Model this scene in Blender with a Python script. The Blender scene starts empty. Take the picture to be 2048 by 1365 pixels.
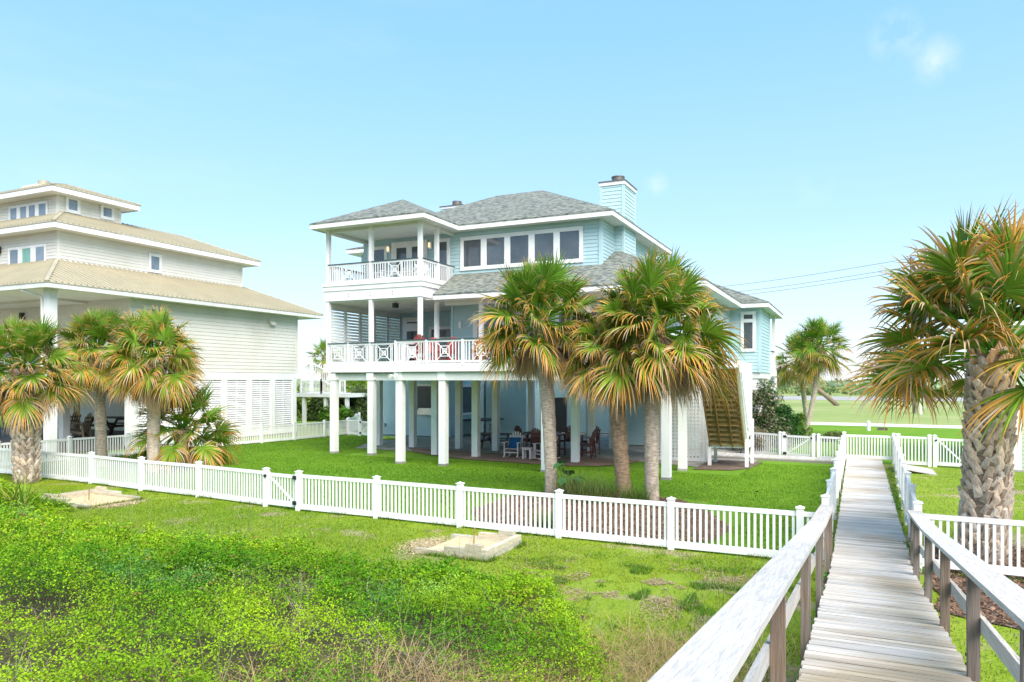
import bpy, math, random
import numpy as np
from mathutils import Vector, Matrix
S = bpy.context.scene
COL = S.collection
rad = math.radians
random.seed(7)
RNG = np.random.default_rng(11)

# ------------------------------------------------------------------ camera, sky, sun, exposure
cam = bpy.data.cameras.new('camera')
camo = bpy.data.objects.new('camera', cam)
COL.objects.link(camo)
camo.location = (0, 0, 3.5)
camo.rotation_euler = (rad(90), 0, rad(25.1))
cam.sensor_width = 36
cam.lens = 36 * 1480 / 2048
cam.shift_y = 79.5 / 2048
cam.clip_start = 0.1
cam.clip_end = 6000
S.camera = camo

SUN_EL, SUN_AZ = 48, 132          # azimuth clockwise from +Y: the sun stands behind the camera to the right
W = bpy.data.worlds.new("World")
S.world = W
W.use_nodes = True
nt = W.node_tree
nt.nodes.clear()
wo = nt.nodes.new('ShaderNodeOutputWorld')
bg = nt.nodes.new('ShaderNodeBackground')
sky = nt.nodes.new('ShaderNodeTexSky')
sky.sky_type = 'NISHITA'
sky.sun_disc = False
sky.sun_elevation = rad(SUN_EL)
sky.sun_rotation = rad(SUN_AZ)
sky.air_density = 1.0
sky.dust_density = 0.7
sky.ozone_density = 1.2
tc = nt.nodes.new('ShaderNodeTexCoord')
mp = nt.nodes.new('ShaderNodeMapping')
mp.inputs['Scale'].default_value = (1.0, 1.0, 4.5)
cn = nt.nodes.new('ShaderNodeTexNoise')
cn.inputs['Scale'].default_value = 2.6
cn.inputs['Detail'].default_value = 7
cn.inputs['Roughness'].default_value = 0.58
cr = nt.nodes.new('ShaderNodeMapRange')
cr.inputs['From Min'].default_value = 0.56
cr.inputs['From Max'].default_value = 0.80
sep = nt.nodes.new('ShaderNodeSeparateXYZ')
hz = nt.nodes.new('ShaderNodeMapRange')     # low cloud bank on the horizon
hz.inputs['From Min'].default_value = 0.075
hz.inputs['From Max'].default_value = 0.0
hz.interpolation_type = 'SMOOTHSTEP'
addm = nt.nodes.new('ShaderNodeMath'); addm.operation = 'MULTIPLY_ADD'
addm.inputs[1].default_value = 0.12
cl2 = nt.nodes.new('ShaderNodeMath'); cl2.operation = 'MULTIPLY'
hz2 = nt.nodes.new('ShaderNodeMapRange')
hz2.inputs['From Min'].default_value = 0.40
hz2.inputs['From Max'].default_value = 0.70
hz2.inputs['To Min'].default_value = 0.55
mixc = nt.nodes.new('ShaderNodeMix'); mixc.data_type = 'RGBA'; mixc.clamp_factor = True
mixc.inputs[7].default_value = (3.6, 3.75, 3.8, 1)
tint = nt.nodes.new('ShaderNodeMix'); tint.data_type = 'RGBA'; tint.blend_type = 'MULTIPLY'
tint.inputs[0].default_value = 1.0
tint.inputs[7].default_value = (0.92, 1.04, 1.14, 1)
L = nt.links
L.new(tc.outputs['Generated'], mp.inputs['Vector'])
L.new(mp.outputs[0], cn.inputs['Vector'])
L.new(tc.outputs['Generated'], sep.inputs[0])
L.new(cn.outputs[0], cr.inputs['Value'])
L.new(cn.outputs[0], hz2.inputs['Value'])
L.new(sep.outputs[2], hz.inputs['Value'])
L.new(hz.outputs[0], cl2.inputs[0]); L.new(hz2.outputs[0], cl2.inputs[1])
L.new(cr.outputs[0], addm.inputs[0]); L.new(cl2.outputs[0], addm.inputs[2])
L.new(addm.outputs[0], mixc.inputs[0])
L.new(sky.outputs[0], tint.inputs[6])
L.new(tint.outputs[2], mixc.inputs[6])
# pale turquoise summer haze over the physical sky, by elevation
rmp = nt.nodes.new('ShaderNodeValToRGB')
re_ = rmp.color_ramp.elements
for _ in range(3): re_.new(0.5)
for e_, (ps, c_) in zip(re_, [(0.0, (.415, .460, .500)), (0.07, (.345, .440, .510)), (0.20, (.235, .372, .508)), (0.42, (.150, .312, .492)), (1.0, (.11, .235, .420))]):
    e_.position = ps; e_.color = (c_[0], c_[1], c_[2], 1)
gain = nt.nodes.new('ShaderNodeMix'); gain.data_type = 'RGBA'; gain.blend_type = 'MULTIPLY'; gain.inputs[0].default_value = 1.0
gain.inputs[7].default_value = (7.2, 7.2, 7.2, 1)
L.new(sep.outputs[2], rmp.inputs[0]); L.new(rmp.outputs[0], gain.inputs[6])
skm = nt.nodes.new('ShaderNodeMix'); skm.data_type = 'RGBA'; skm.inputs[0].default_value = 0.82
L.new(tint.outputs[2], skm.inputs[6]); L.new(gain.outputs[2], skm.inputs[7]); L.new(skm.outputs[2], mixc.inputs[6])
# a few small isolated puffs
acc = addm.outputs[0]
cn2 = nt.nodes.new('ShaderNodeTexNoise'); cn2.inputs['Scale'].default_value = 22; cn2.inputs['Detail'].default_value = 6; cn2.inputs['Roughness'].default_value = .65
L.new(tc.outputs['Generated'], cn2.inputs['Vector'])
for c_, r_, a_ in (((.0368, .9228, .3835), .038, 1.0), ((.0759, .9327, .3524), .036, .9), ((-.236, .940, .253), .022, .8), ((-.048, .968, .235), .030, .6), ((-.30, .925, .24), .016, .7)):
    vd = nt.nodes.new('ShaderNodeVectorMath'); vd.operation = 'DISTANCE'; vd.inputs[1].default_value = c_
    L.new(tc.outputs['Generated'], vd.inputs[0])
    m1 = nt.nodes.new('ShaderNodeMapRange'); m1.inputs['From Min'].default_value = r_ * .85; m1.inputs['From Max'].default_value = 0.0; m1.inputs['To Max'].default_value = a_ * .62
    L.new(vd.outputs['Value'], m1.inputs['Value'])
    m2 = nt.nodes.new('ShaderNodeMapRange'); m2.inputs['From Min'].default_value = .38; m2.inputs['From Max'].default_value = .72; L.new(cn2.outputs[0], m2.inputs['Value'])
    m3 = nt.nodes.new('ShaderNodeMath'); m3.operation = 'MULTIPLY_ADD'; L.new(m1.outputs[0], m3.inputs[0]); L.new(m2.outputs[0], m3.inputs[1]); L.new(acc, m3.inputs[2]); acc = m3.outputs[0]
L.new(acc, mixc.inputs[0])
L.new(mixc.outputs[2], bg.inputs['Color'])
bg.inputs['Strength'].default_value = 0.15
L.new(bg.outputs[0], wo.inputs[0])

sl = bpy.data.lights.new('sun', 'SUN')
sl.energy = 3.3
sl.angle = rad(55)
sl.color = (1.0, 0.905, 0.83)
so = bpy.data.objects.new('sun', sl)
COL.objects.link(so)
_a, _e = rad(SUN_AZ), rad(SUN_EL)
sdir = Vector((math.sin(_a) * math.cos(_e), math.cos(_a) * math.cos(_e), math.sin(_e)))
so.rotation_euler = sdir.to_track_quat('Z', 'Y').to_euler()
so.location = (20, -20, 40)

S.view_settings.view_transform = 'Standard'
S.view_settings.look = 'None'
S.view_settings.exposure = 1.12
S.view_settings.gamma = 1.0
S.render.engine = 'CYCLES'
S.cycles.max_bounces = 6
S.cycles.diffuse_bounces = 3
S.cycles.glossy_bounces = 3
S.cycles.transmission_bounces = 3
S.cycles.transparent_max_bounces = 6

# ------------------------------------------------------------------ pixel <-> world (survey helpers)
AC, AS_, F_, H_, HY = math.cos(rad(25.1)), math.sin(rad(25.1)), 1480., 3.5, 762.
def G(px, py, z=0.0):
    d = F_ * (H_ - z) / (py - HY); r = (px - 1024) / F_ * d
    return (r * AC - d * AS_, r * AS_ + d * AC, z)
def atY(px, py, Y):
    k = (px - 1024) / F_; d = Y / (k * AS_ + AC)
    return (k * d * AC - d * AS_, Y, H_ - (py - HY) / F_ * d)
def atX(px, py, X):
    k = (px - 1024) / F_; d = X / (k * AC - AS_)
    return (X, k * d * AS_ + d * AC, H_ - (py - HY) / F_ * d)
def atD(px, py, d):
    r = (px - 1024) / F_ * d
    return (r * AC - d * AS_, r * AS_ + d * AC, H_ - (py - HY) / F_ * d)

# ------------------------------------------------------------------ materials
M = {}
ATTR = set()
def mat(name, c, rough=0.6, var=0.10, scale=2.0, c2=None, detail=5, stretch=(1, 1, 1), bump=0.0, bscale=40, attr=False,
        metal=0.0, spec=0.5, transl=0.0, coat=0.0, thresh=(0.35, 0.65), stain=None):
    m = bpy.data.materials.new(name); m.use_nodes = True
    n = m.node_tree; n.nodes.clear(); lk = n.links
    o = n.nodes.new('ShaderNodeOutputMaterial'); p = n.nodes.new('ShaderNodeBsdfPrincipled')
    p.inputs['Roughness'].default_value = rough
    p.inputs['Metallic'].default_value = metal
    p.inputs['Specular IOR Level'].default_value = spec
    t = n.nodes.new('ShaderNodeTexCoord'); mpp = n.nodes.new('ShaderNodeMapping')
    mpp.inputs['Scale'].default_value = stretch
    lk.new(t.outputs['Object'], mpp.inputs['Vector'])
    nz = n.nodes.new('ShaderNodeTexNoise'); nz.inputs['Scale'].default_value = scale; nz.inputs['Detail'].default_value = detail
    nz.inputs['Roughness'].default_value = 0.6
    lk.new(mpp.outputs[0], nz.inputs['Vector'])
    mr = n.nodes.new('ShaderNodeMapRange')
    mr.inputs['From Min'].default_value = thresh[0]; mr.inputs['From Max'].default_value = thresh[1]
    lk.new(nz.outputs[0], mr.inputs['Value'])
    mx = n.nodes.new('ShaderNodeMix'); mx.data_type = 'RGBA'
    ca = tuple(min(1, v * (1 + var)) for v in c)
    cb = tuple(v * (1 - var) for v in c) if c2 is None else c2
    if c2 is not None: ca = c
    mx.inputs[6].default_value = (*ca, 1); mx.inputs[7].default_value = (*cb, 1)
    lk.new(mr.outputs[0], mx.inputs[0])
    out = mx.outputs[2]
    if attr:
        at = n.nodes.new('ShaderNodeAttribute'); at.attribute_name = 'Col'
        m2 = n.nodes.new('ShaderNodeMix'); m2.data_type = 'RGBA'; m2.blend_type = 'MULTIPLY'; m2.inputs[0].default_value = 1
        lk.new(out, m2.inputs[6]); lk.new(at.outputs['Color'], m2.inputs[7]); out = m2.outputs[2]
    if stain:
        ns = n.nodes.new('ShaderNodeTexNoise'); ns.inputs['Scale'].default_value = stain[1]; ns.inputs['Detail'].default_value = 6; lk.new(t.outputs['Object'], ns.inputs['Vector'])
        ms_ = n.nodes.new('ShaderNodeMapRange'); ms_.inputs['From Min'].default_value = stain[2]; ms_.inputs['From Max'].default_value = stain[3]; lk.new(ns.outputs[0], ms_.inputs['Value'])
        m3 = n.nodes.new('ShaderNodeMix'); m3.data_type = 'RGBA'; m3.blend_type = 'MULTIPLY'; m3.inputs[7].default_value = (*stain[0], 1)
        lk.new(ms_.outputs[0], m3.inputs[0]); lk.new(out, m3.inputs[6]); out = m3.outputs[2]
    lk.new(out, p.inputs['Base Color'])
    if bump > 0:
        nb = n.nodes.new('ShaderNodeTexNoise'); nb.inputs['Scale'].default_value = bscale; nb.inputs['Detail'].default_value = 4
        lk.new(mpp.outputs[0], nb.inputs['Vector'])
        b = n.nodes.new('ShaderNodeBump'); b.inputs['Strength'].default_value = min(1, bump); b.inputs['Distance'].default_value = 0.02 * max(1, bump)
        lk.new(nb.outputs[0], b.inputs['Height']); lk.new(b.outputs[0], p.inputs['Normal'])
    if transl > 0:
        tr = n.nodes.new('ShaderNodeBsdfTranslucent'); lk.new(out, tr.inputs['Color'])
        ms = n.nodes.new('ShaderNodeMixShader'); ms.inputs[0].default_value = transl
        lk.new(p.outputs[0], ms.inputs[1]); lk.new(tr.outputs[0], ms.inputs[2]); lk.new(ms.outputs[0], o.inputs[0])
    else:
        lk.new(p.outputs[0], o.inputs[0])
    M[name] = m
    if attr: ATTR.add(name)
    return m

mat('white_paint', (0.84, 0.84, 0.82), 0.5, 0.03, 1.5, stain=((.90, .90, .86), 1.3, .5, .75))
mat('white_vinyl', (0.87, 0.87, 0.85), 0.35, 0.02, 1.2, stain=((.90, .91, .86), .9, .5, .75))
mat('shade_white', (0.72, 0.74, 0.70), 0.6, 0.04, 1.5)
mat('blue_siding', (0.455, 0.635, 0.655), 0.55, 0.05, 0.8, stain=((.90, .93, .92), .5, .48, .75))
mat('cream_siding', (0.73, 0.71, 0.63), 0.55, 0.04, 0.7, stain=((.92, .90, .86), .5, .48, .75))
mat('green_siding', (0.42, 0.52, 0.37), 0.55, 0.04, 0.7)
mat('shingle', (0.235, 0.25, 0.205), 0.9, 0.2, 2.6, c2=(0.075, 0.09, 0.08), stretch=(1.6, 1.6, 6.0), detail=4, thresh=(0.42, 0.60))
mat('shingle_edge', (0.07, 0.075, 0.08), 0.9)
mat('tan_metal', (0.45, 0.41, 0.29), 0.45, 0.06, 0.8, metal=0.15)
mat('gutter', (0.70, 0.72, 0.66), 0.5)
mat('glass', (0.085, 0.098, 0.11), 0.05, 0.3, 0.6, spec=0.9)
mat('pale_glass', (0.20, 0.25, 0.30), 0.08, 0.25, 0.7, spec=0.9)
mat('curtain', (0.20, 0.42, 0.36), 0.8, 0.2, 4, stretch=(6, 6, 0.3))
mat('dark_metal', (0.03, 0.032, 0.035), 0.5)
mat('rail_cap', (0.045, 0.075, 0.09), 0.5)
mat('steel', (0.50, 0.50, 0.49), 0.3, metal=0.9)
mat('flue', (0.17, 0.155, 0.14), 0.5, metal=0.5)
mat('concrete', (0.40, 0.385, 0.34), 0.9, 0.2, 1.2, c2=(0.22, 0.215, 0.19), bump=0.2)
mat('pale_concrete', (0.66, 0.63, 0.56), 0.9, 0.08, 0.4)
mat('asphalt', (0.37, 0.36, 0.34), 0.95, 0.1, 0.2, spec=0.05)
mat('red_plastic', (0.34, 0.060, 0.050), 0.5, 0.12, 4)
mat('dark_red', (0.16, 0.045, 0.040), 0.5, 0.15, 4)
mat('pale_plastic', (0.78, 0.66, 0.65), 0.45, 0.03, 3)
mat('brown_wood', (0.095, 0.055, 0.040), 0.6, 0.3, 5, stretch=(1, 6, 6))
mat('blue_cloth', (0.010, 0.100, 0.260), 0.9, 0.1, 9)
mat('grey_wood', (0.46, 0.43, 0.385), 0.85, 0.2, 1.0, c2=(0.20, 0.175, 0.145), stretch=(1.3, 34, 34), detail=7, bump=0.7, bscale=1.5, attr=True, thresh=(0.3, 0.75))
mat('grey_wood_y', (0.60, 0.575, 0.525), 0.8, 0.2, 1.0, c2=(0.39, 0.37, 0.33), stretch=(30, 0.9, 30), detail=7, bump=0.6, bscale=1.5, attr=True, thresh=(0.3, 0.8))
mat('brown_post', (0.27, 0.215, 0.165), 0.85, 0.2, 1.0, c2=(0.115, 0.085, 0.062), stretch=(26, 26, 1.2), detail=7, bump=0.8, bscale=1.6, attr=True, thresh=(0.3, 0.7))
mat('stair_wood', (0.40, 0.275, 0.115), 0.8, 0.2, 2.0, c2=(0.20, 0.115, 0.042), stretch=(1.5, 9, 9), detail=5, attr=True)
mat('timber', (0.60, 0.555, 0.42), 0.85, 0.2, 3, c2=(0.40, 0.36, 0.27), stretch=(2, 2, 12), bump=0.3, attr=True)
mat('sand', (0.62, 0.48, 0.27), 0.95, 0.15, 5, bump=0.3)
mat('tan_chair', (0.34, 0.255, 0.165), 0.7, 0.15, 5)
mat('bark', (0.68, 0.565, 0.445), 0.95, 0.3, 3.0, c2=(0.34, 0.27, 0.205), stretch=(2.0, 2.0, 11), detail=8, bump=1.0, bscale=3, attr=True)
mat('boot', (0.72, 0.61, 0.49), 0.9, 0.2, 7, c2=(0.46, 0.375, 0.29), stretch=(3, 3, 1), bump=0.7, bscale=14, attr=True)
mat('palm_leaf', (1, 1, 1), 0.5, 0.08, 2.0, attr=True, transl=0.14, spec=0.15)
mat('leaf', (1, 1, 1), 0.55, 0.10, 1.3, attr=True, transl=0.18, spec=0.10)
mat('grass_blade', (1, 1, 1), 0.6, 0.10, 1.0, attr=True, transl=0.2, spec=0.08)
mat('mulch', (0.23, 0.16, 0.115), 0.95, 0.2, 14, c2=(0.07, 0.052, 0.04), bump=1.0, bscale=30)
mat('hose', (0.50, 0.72, 0.08), 0.4)
mat('wire', (0.10, 0.11, 0.12), 0.6)
mat('hardware', (0.02, 0.02, 0.02), 0.4)
# paver terrace: brick bond
def paver():
    m = bpy.data.materials.new('paver'); m.use_nodes = True
    n = m.node_tree; p = n.nodes['Principled BSDF']; p.inputs['Roughness'].default_value = 0.9
    t = n.nodes.new('ShaderNodeTexCoord'); b = n.nodes.new('ShaderNodeTexBrick')
    b.inputs['Scale'].default_value = 3.2
    b.inputs['Color1'].default_value = (0.33, 0.215, 0.155, 1); b.inputs['Color2'].default_value = (0.235, 0.155, 0.115, 1)
    b.inputs['Mortar'].default_value = (0.14, 0.11, 0.09, 1); b.inputs['Mortar Size'].default_value = 0.012
    n.links.new(t.outputs['Object'], b.inputs['Vector'])
    nz = n.nodes.new('ShaderNodeTexNoise'); nz.inputs['Scale'].default_value = 0.9; nz.inputs['Detail'].default_value = 6
    n.links.new(t.outputs['Object'], nz.inputs['Vector'])
    mx = n.nodes.new('ShaderNodeMix'); mx.data_type = 'RGBA'; mx.blend_type = 'MULTIPLY'; mx.inputs[0].default_value = 0.7
    cr_ = n.nodes.new('ShaderNodeValToRGB'); cr_.color_ramp.elements[0].color = (0.45, 0.45, 0.45, 1); cr_.color_ramp.elements[0].position = 0.3
    cr_.color_ramp.elements[1].color = (1.25, 1.2, 1.1, 1); cr_.color_ramp.elements[1].position = 0.7
    n.links.new(nz.outputs[0], cr_.inputs[0]); n.links.new(b.outputs[0], mx.inputs[6]); n.links.new(cr_.outputs[0], mx.inputs[7])
    n.links.new(mx.outputs[2], p.inputs['Base Color'])
    M['paver'] = m
paver()
def ramp_ground(name, stops, scales, bump=0.8, bscale=18, patch=None):
    """Ground: coarse, middle and fine noise added, run through a colour ramp; optional second colour in patches."""
    m = bpy.data.materials.new(name); m.use_nodes = True
    n = m.node_tree; p = n.nodes['Principled BSDF']; p.inputs['Roughness'].default_value = 0.95
    p.inputs['Specular IOR Level'].default_value = 0.15
    t = n.nodes.new('ShaderNodeTexCoord'); acc = None
    for sc, wt in scales:
        nz = n.nodes.new('ShaderNodeTexNoise'); nz.inputs['Scale'].default_value = sc; nz.inputs['Detail'].default_value = 5
        nz.inputs['Roughness'].default_value = 0.65
        n.links.new(t.outputs['Object'], nz.inputs['Vector'])
        ml = n.nodes.new('ShaderNodeMath'); ml.operation = 'MULTIPLY_ADD'; ml.inputs[1].default_value = wt
        n.links.new(nz.outputs[0], ml.inputs[0])
        if acc is None: ml.inputs[2].default_value = 0
        else: n.links.new(acc, ml.inputs[2])
        acc = ml.outputs[0]
    cr_ = n.nodes.new('ShaderNodeValToRGB'); el = cr_.color_ramp.elements
    while len(el) < len(stops): el.new(0.5)
    for e, (ps, c) in zip(el, stops): e.position = ps; e.color = (*c, 1)
    n.links.new(acc, cr_.inputs[0]); out = cr_.outputs[0]
    if patch:
        col, sc, lo, hi = patch
        nz = n.nodes.new('ShaderNodeTexNoise'); nz.inputs['Scale'].default_value = sc; nz.inputs['Detail'].default_value = 7
        n.links.new(t.outputs['Object'], nz.inputs['Vector'])
        mr = n.nodes.new('ShaderNodeMapRange'); mr.inputs['From Min'].default_value = lo; mr.inputs['From Max'].default_value = hi
        n.links.new(nz.outputs[0], mr.inputs['Value'])
        mx = n.nodes.new('ShaderNodeMix'); mx.data_type = 'RGBA'; mx.inputs[7].default_value = (*col, 1)
        n.links.new(mr.outputs[0], mx.inputs[0]); n.links.new(out, mx.inputs[6]); out = mx.outputs[2]
    n.links.new(out, p.inputs['Base Color'])
    nb = n.nodes.new('ShaderNodeTexNoise'); nb.inputs['Scale'].default_value = bscale; nb.inputs['Detail'].default_value = 5
    n.links.new(t.outputs['Object'], nb.inputs['Vector'])
    b = n.nodes.new('ShaderNodeBump'); b.inputs['Strength'].default_value = bump; b.inputs['Distance'].default_value = 0.05
    n.links.new(nb.outputs[0], b.inputs['Height']); n.links.new(b.outputs[0], p.inputs['Normal'])
    M[name] = m
ramp_ground('lawn', [(0.30, (0.085, 0.205, 0.012)), (0.5, (0.14, 0.28, 0.018)), (0.72, (0.23, 0.36, 0.030))], [(0.16, 0.45), (1.3, 0.25), (14, 0.30)])
ramp_ground('rough_grass', [(0.36, (0.12, 0.215, 0.012)), (0.5, (0.20, 0.30, 0.022)), (0.64, (0.31, 0.365, 0.055))], [(0.22, 0.4), (1.6, 0.25), (16, 0.35)],
            patch=((0.38, 0.30, 0.20), 0.75, 0.56, 0.66))
ramp_ground('dune_soil', [(0.3, (0.045, 0.050, 0.020)), (0.55, (0.10, 0.085, 0.045)), (0.75, (0.30, 0.25, 0.16))], [(0.4, 0.4), (3, 0.3), (20, 0.3)])
ramp_ground('field', [(0.36, (0.20, 0.25, 0.09)), (0.5, (0.26, 0.33, 0.10)), (0.62, (0.40, 0.38, 0.20))], [(0.012, 0.4), (0.07, 0.35), (0.8, 0.25)], bump=0.3)

# ------------------------------------------------------------------ mesh helpers
ORI = {}
def setp(o, label=None, cat=None, group=None, kind=None):
    if label: o['label'] = label
    if cat: o['category'] = cat
    if group: o['group'] = group
    if kind: o['kind'] = kind
    return o
def thing(name, label, cat, loc=(0, 0, 0), group=None):
    o = bpy.data.objects.new(name, None); COL.objects.link(o); o.location = loc
    o.empty_display_size = 0.2
    ORI[o] = Vector(loc)
    return setp(o, label, cat, group)
def link_mesh(name, me, m, parent=None):
    o = bpy.data.objects.new(name, me); COL.objects.link(o)
    if m is not None: me.materials.append(M[m])
    if parent is not None:
        o.parent = parent; ORI[o] = ORI[parent]
    else: ORI[o] = Vector((0, 0, 0))
    return o
class MB:
    def __init__(s): s.v = []; s.f = []; s.c = []
    def add(s, vs, fs, col=(1, 1, 1)):
        b = len(s.v); s.v.extend([tuple(p) for p in vs]); s.f.extend([tuple(i + b for i in f) for f in fs]); s.c.extend([col] * len(fs)); return s
    def box(s, x0, x1, y0, y1, z0, z1, col=(1, 1, 1)):
        if x0 > x1: x0, x1 = x1, x0
        if y0 > y1: y0, y1 = y1, y0
        if z0 > z1: z0, z1 = z1, z0
        return s.add([(x, y, z) for x in (x0, x1) for y in (y0, y1) for z in (z0, z1)],
                     [(0, 1, 3, 2), (4, 6, 7, 5), (0, 4, 5, 1), (2, 3, 7, 6), (0, 2, 6, 4), (1, 5, 7, 3)], col)
    def bar(s, a, b, w, h, up=(0, 0, 1), col=(1, 1, 1)):
        a = Vector(a); b = Vector(b); t = (b - a).normalized(); u = Vector(up)
        sd = t.cross(u)
        if sd.length < 1e-5: sd = t.cross(Vector((0, 1, 0)))
        sd.normalize(); u = sd.cross(t).normalized()
        vs = []
        for p in (a, b):
            for i, j in ((-1, -1), (1, -1), (1, 1), (-1, 1)): vs.append(p + sd * (i * w / 2) + u * (j * h / 2))
        return s.add(vs, [(0, 3, 2, 1), (4, 5, 6, 7), (0, 1, 5, 4), (1, 2, 6, 5), (2, 3, 7, 6), (3, 0, 4, 7)], col)
    def tube(s, pts, rs, n=10, col=(1, 1, 1), cap=True):
        pts = [Vector(p) for p in pts]; vs = []
        if not hasattr(rs, '__len__'): rs = [rs] * len(pts)
        for i, p in enumerate(pts):
            t = (pts[min(i + 1, len(pts) - 1)] - pts[max(i - 1, 0)]).normalized()
            a = t.cross(Vector((0, 1, 0.01)) if abs(t.z) > 0.5 else Vector((0, 0, 1))).normalized(); b = t.cross(a)
            for k in range(n):
                th = 2 * math.pi * k / n; vs.append(p + (a * math.cos(th) + b * math.sin(th)) * rs[i])
        fs = []
        for i in range(len(pts) - 1):
            for k in range(n):
                fs.append((i * n + k, i * n + (k + 1) % n, (i + 1) * n + (k + 1) % n, (i + 1) * n + k))
        if cap: fs.append(tuple(range(n))[::-1]); fs.append(tuple((len(pts) - 1) * n + k for k in range(n)))
        return s.add(vs, fs, col)
    def prism(s, poly, z0, z1, col=(1, 1, 1)):
        n = len(poly); vs = [(x, y, z0) for x, y in poly] + [(x, y, z1) for x, y in poly]
        return s.add(vs, [tuple(range(n))[::-1], tuple(range(n, 2 * n))] + [(i, (i + 1) % n, (i + 1) % n + n, i + n) for i in range(n)], col)
    def slab(s, poly3, th, col=(1, 1, 1)):
        n = len(poly3); vs = [tuple(p) for p in poly3] + [(p[0], p[1], p[2] - th) for p in poly3]
        return s.add(vs, [tuple(range(n)), tuple(range(n, 2 * n))[::-1]] + [(i, i + n, (i + 1) % n + n, (i + 1) % n) for i in range(n)], col)
    def build(s, name, m, parent=None, smooth=False, label=None):
        o0 = ORI[parent] if parent is not None else Vector((0, 0, 0))
        me = bpy.data.meshes.new(name)
        me.from_pydata([(p[0] - o0.x, p[1] - o0.y, p[2] - o0.z) for p in s.v], [], s.f)
        if any(c != (1, 1, 1) for c in s.c) or (m in ATTR):
            ca = me.color_attributes.new('Col', 'FLOAT_COLOR', 'CORNER')
            arr = np.empty((len(me.loops), 4), np.float32); arr[:, 3] = 1
            reps = np.array([len(f) for f in s.f]); arr[:, :3] = np.repeat(np.array(s.c, np.float32), reps, axis=0)
            ca.data.foreach_set('color', arr.ravel())
        if smooth: me.shade_smooth()
        me.update()
        o = link_mesh(name, me, m, parent)
        if label: o['label'] = label
        return o
def np_mesh(name, V, n_per, colors, m, parent=None, origin=None):
    """V: (F*n_per,3) vertices, each face its own n_per vertices; colours per vertex."""
    nf = len(V) // n_per
    me = bpy.data.meshes.new(name)
    if origin is not None: V = V - np.array(origin)
    me.vertices.add(len(V)); me.vertices.foreach_set('co', V.astype(np.float32).ravel())
    me.loops.add(len(V)); me.loops.foreach_set('vertex_index', np.arange(len(V), dtype=np.int32))
    me.polygons.add(nf); me.polygons.foreach_set('loop_start', np.arange(0, nf * n_per, n_per, dtype=np.int32))
    try: me.polygons.foreach_set('loop_total', np.full(nf, n_per, dtype=np.int32))
    except Exception: pass
    me.update(calc_edges=True)
    ca = me.color_attributes.new('Col', 'FLOAT_COLOR', 'POINT')
    arr = np.ones((len(V), 4), np.float32); arr[:, :3] = colors
    ca.data.foreach_set('color', arr.ravel())
    me.validate()
    return link_mesh(name, me, m, parent)
def rcol(lo=0.8, hi=1.12, warm=0.05):
    g = random.uniform(lo, hi); w = random.uniform(-warm, warm)
    return (g * (1 + w), g, g * (1 - w))

# value noise for terrain and clumps
_perm = RNG.random((256, 256))
def vnoise(x, y, sc):
    x = np.asarray(x, float) * sc + 100.3; y = np.asarray(y, float) * sc + 57.7
    xi = np.floor(x).astype(int); yi = np.floor(y).astype(int); fx = x - xi; fy = y - yi
    fx = fx * fx * (3 - 2 * fx); fy = fy * fy * (3 - 2 * fy)
    g = lambda i, j: _perm[i % 256, j % 256]
    return (g(xi, yi) * (1 - fx) * (1 - fy) + g(xi + 1, yi) * fx * (1 - fy) + g(xi, yi + 1) * (1 - fx) * fy + g(xi + 1, yi + 1) * fx * fy)
def sstep(a, b, x):
    t = np.clip((np.asarray(x, float) - a) / (b - a), 0, 1); return t * t * (3 - 2 * t)
def terrain(x, y):
    x = np.asarray(x, float); y = np.asarray(y, float)
    edge = 11.8 - 4.2 * sstep(-5.0, -1.0, x) + 3.0 * sstep(-15, -24, x)
    edge = np.where(x > 0.6, 9.5, edge)
    z = 1.05 * sstep(0, 1, (edge - y) / 8.0)
    z = z + 0.16 * (vnoise(x, y, 0.45) - 0.5) * sstep(0, 1.5, edge - y)
    far = sstep(50, 62, y) * 0.0
    return z + far

# ================================================================== SETTING
def graded(lo, a, b, hi, step, grow=1.22):
    c = list(np.arange(a, b + 1e-6, step)); s = step; v = a
    left = []
    while v > lo: s *= grow; v -= s; left.append(max(v, lo))
    s = step; v = c[-1]; right = []
    while v < hi: s *= grow; v += s; right.append(min(v, hi))
    return np.array(left[::-1] + c + right)
gx = graded(-3500, -34, 8, 3500, 0.4); gy = graded(-1500, -4, 18, 4500, 0.4)
X, Y = np.meshgrid(gx, gy, indexing='ij')
Z = terrain(X, Y)
nx, ny = X.shape
me = bpy.data.meshes.new('ground')
vv = np.stack([X, Y, Z], -1).reshape(-1, 3)
ii, jj = np.meshgrid(np.arange(nx - 1), np.arange(ny - 1), indexing='ij')
q = np.stack([ii * ny + jj, (ii + 1) * ny + jj, (ii + 1) * ny + jj + 1, ii * ny + jj + 1], -1).reshape(-1, 4)
me.from_pydata(vv.tolist(), [], q.tolist())
me.shade_smooth()
g = link_mesh('ground', me, 'rough_grass'); g['kind'] = 'structure'
me.materials.append(M['dune_soil']); me.materials.append(M['field'])
cx = (gx[:-1] + gx[1:]) / 2; cy = (gy[:-1] + gy[1:]) / 2
CX, CY = np.meshgrid(cx, cy, indexing='ij')
mi = np.zeros(CX.shape, np.int32)
mi[(terrain(CX, CY) > 0.03)] = 1
mi[CY > 60] = 2
me.polygons.foreach_set('material_index', mi.ravel())

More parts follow.
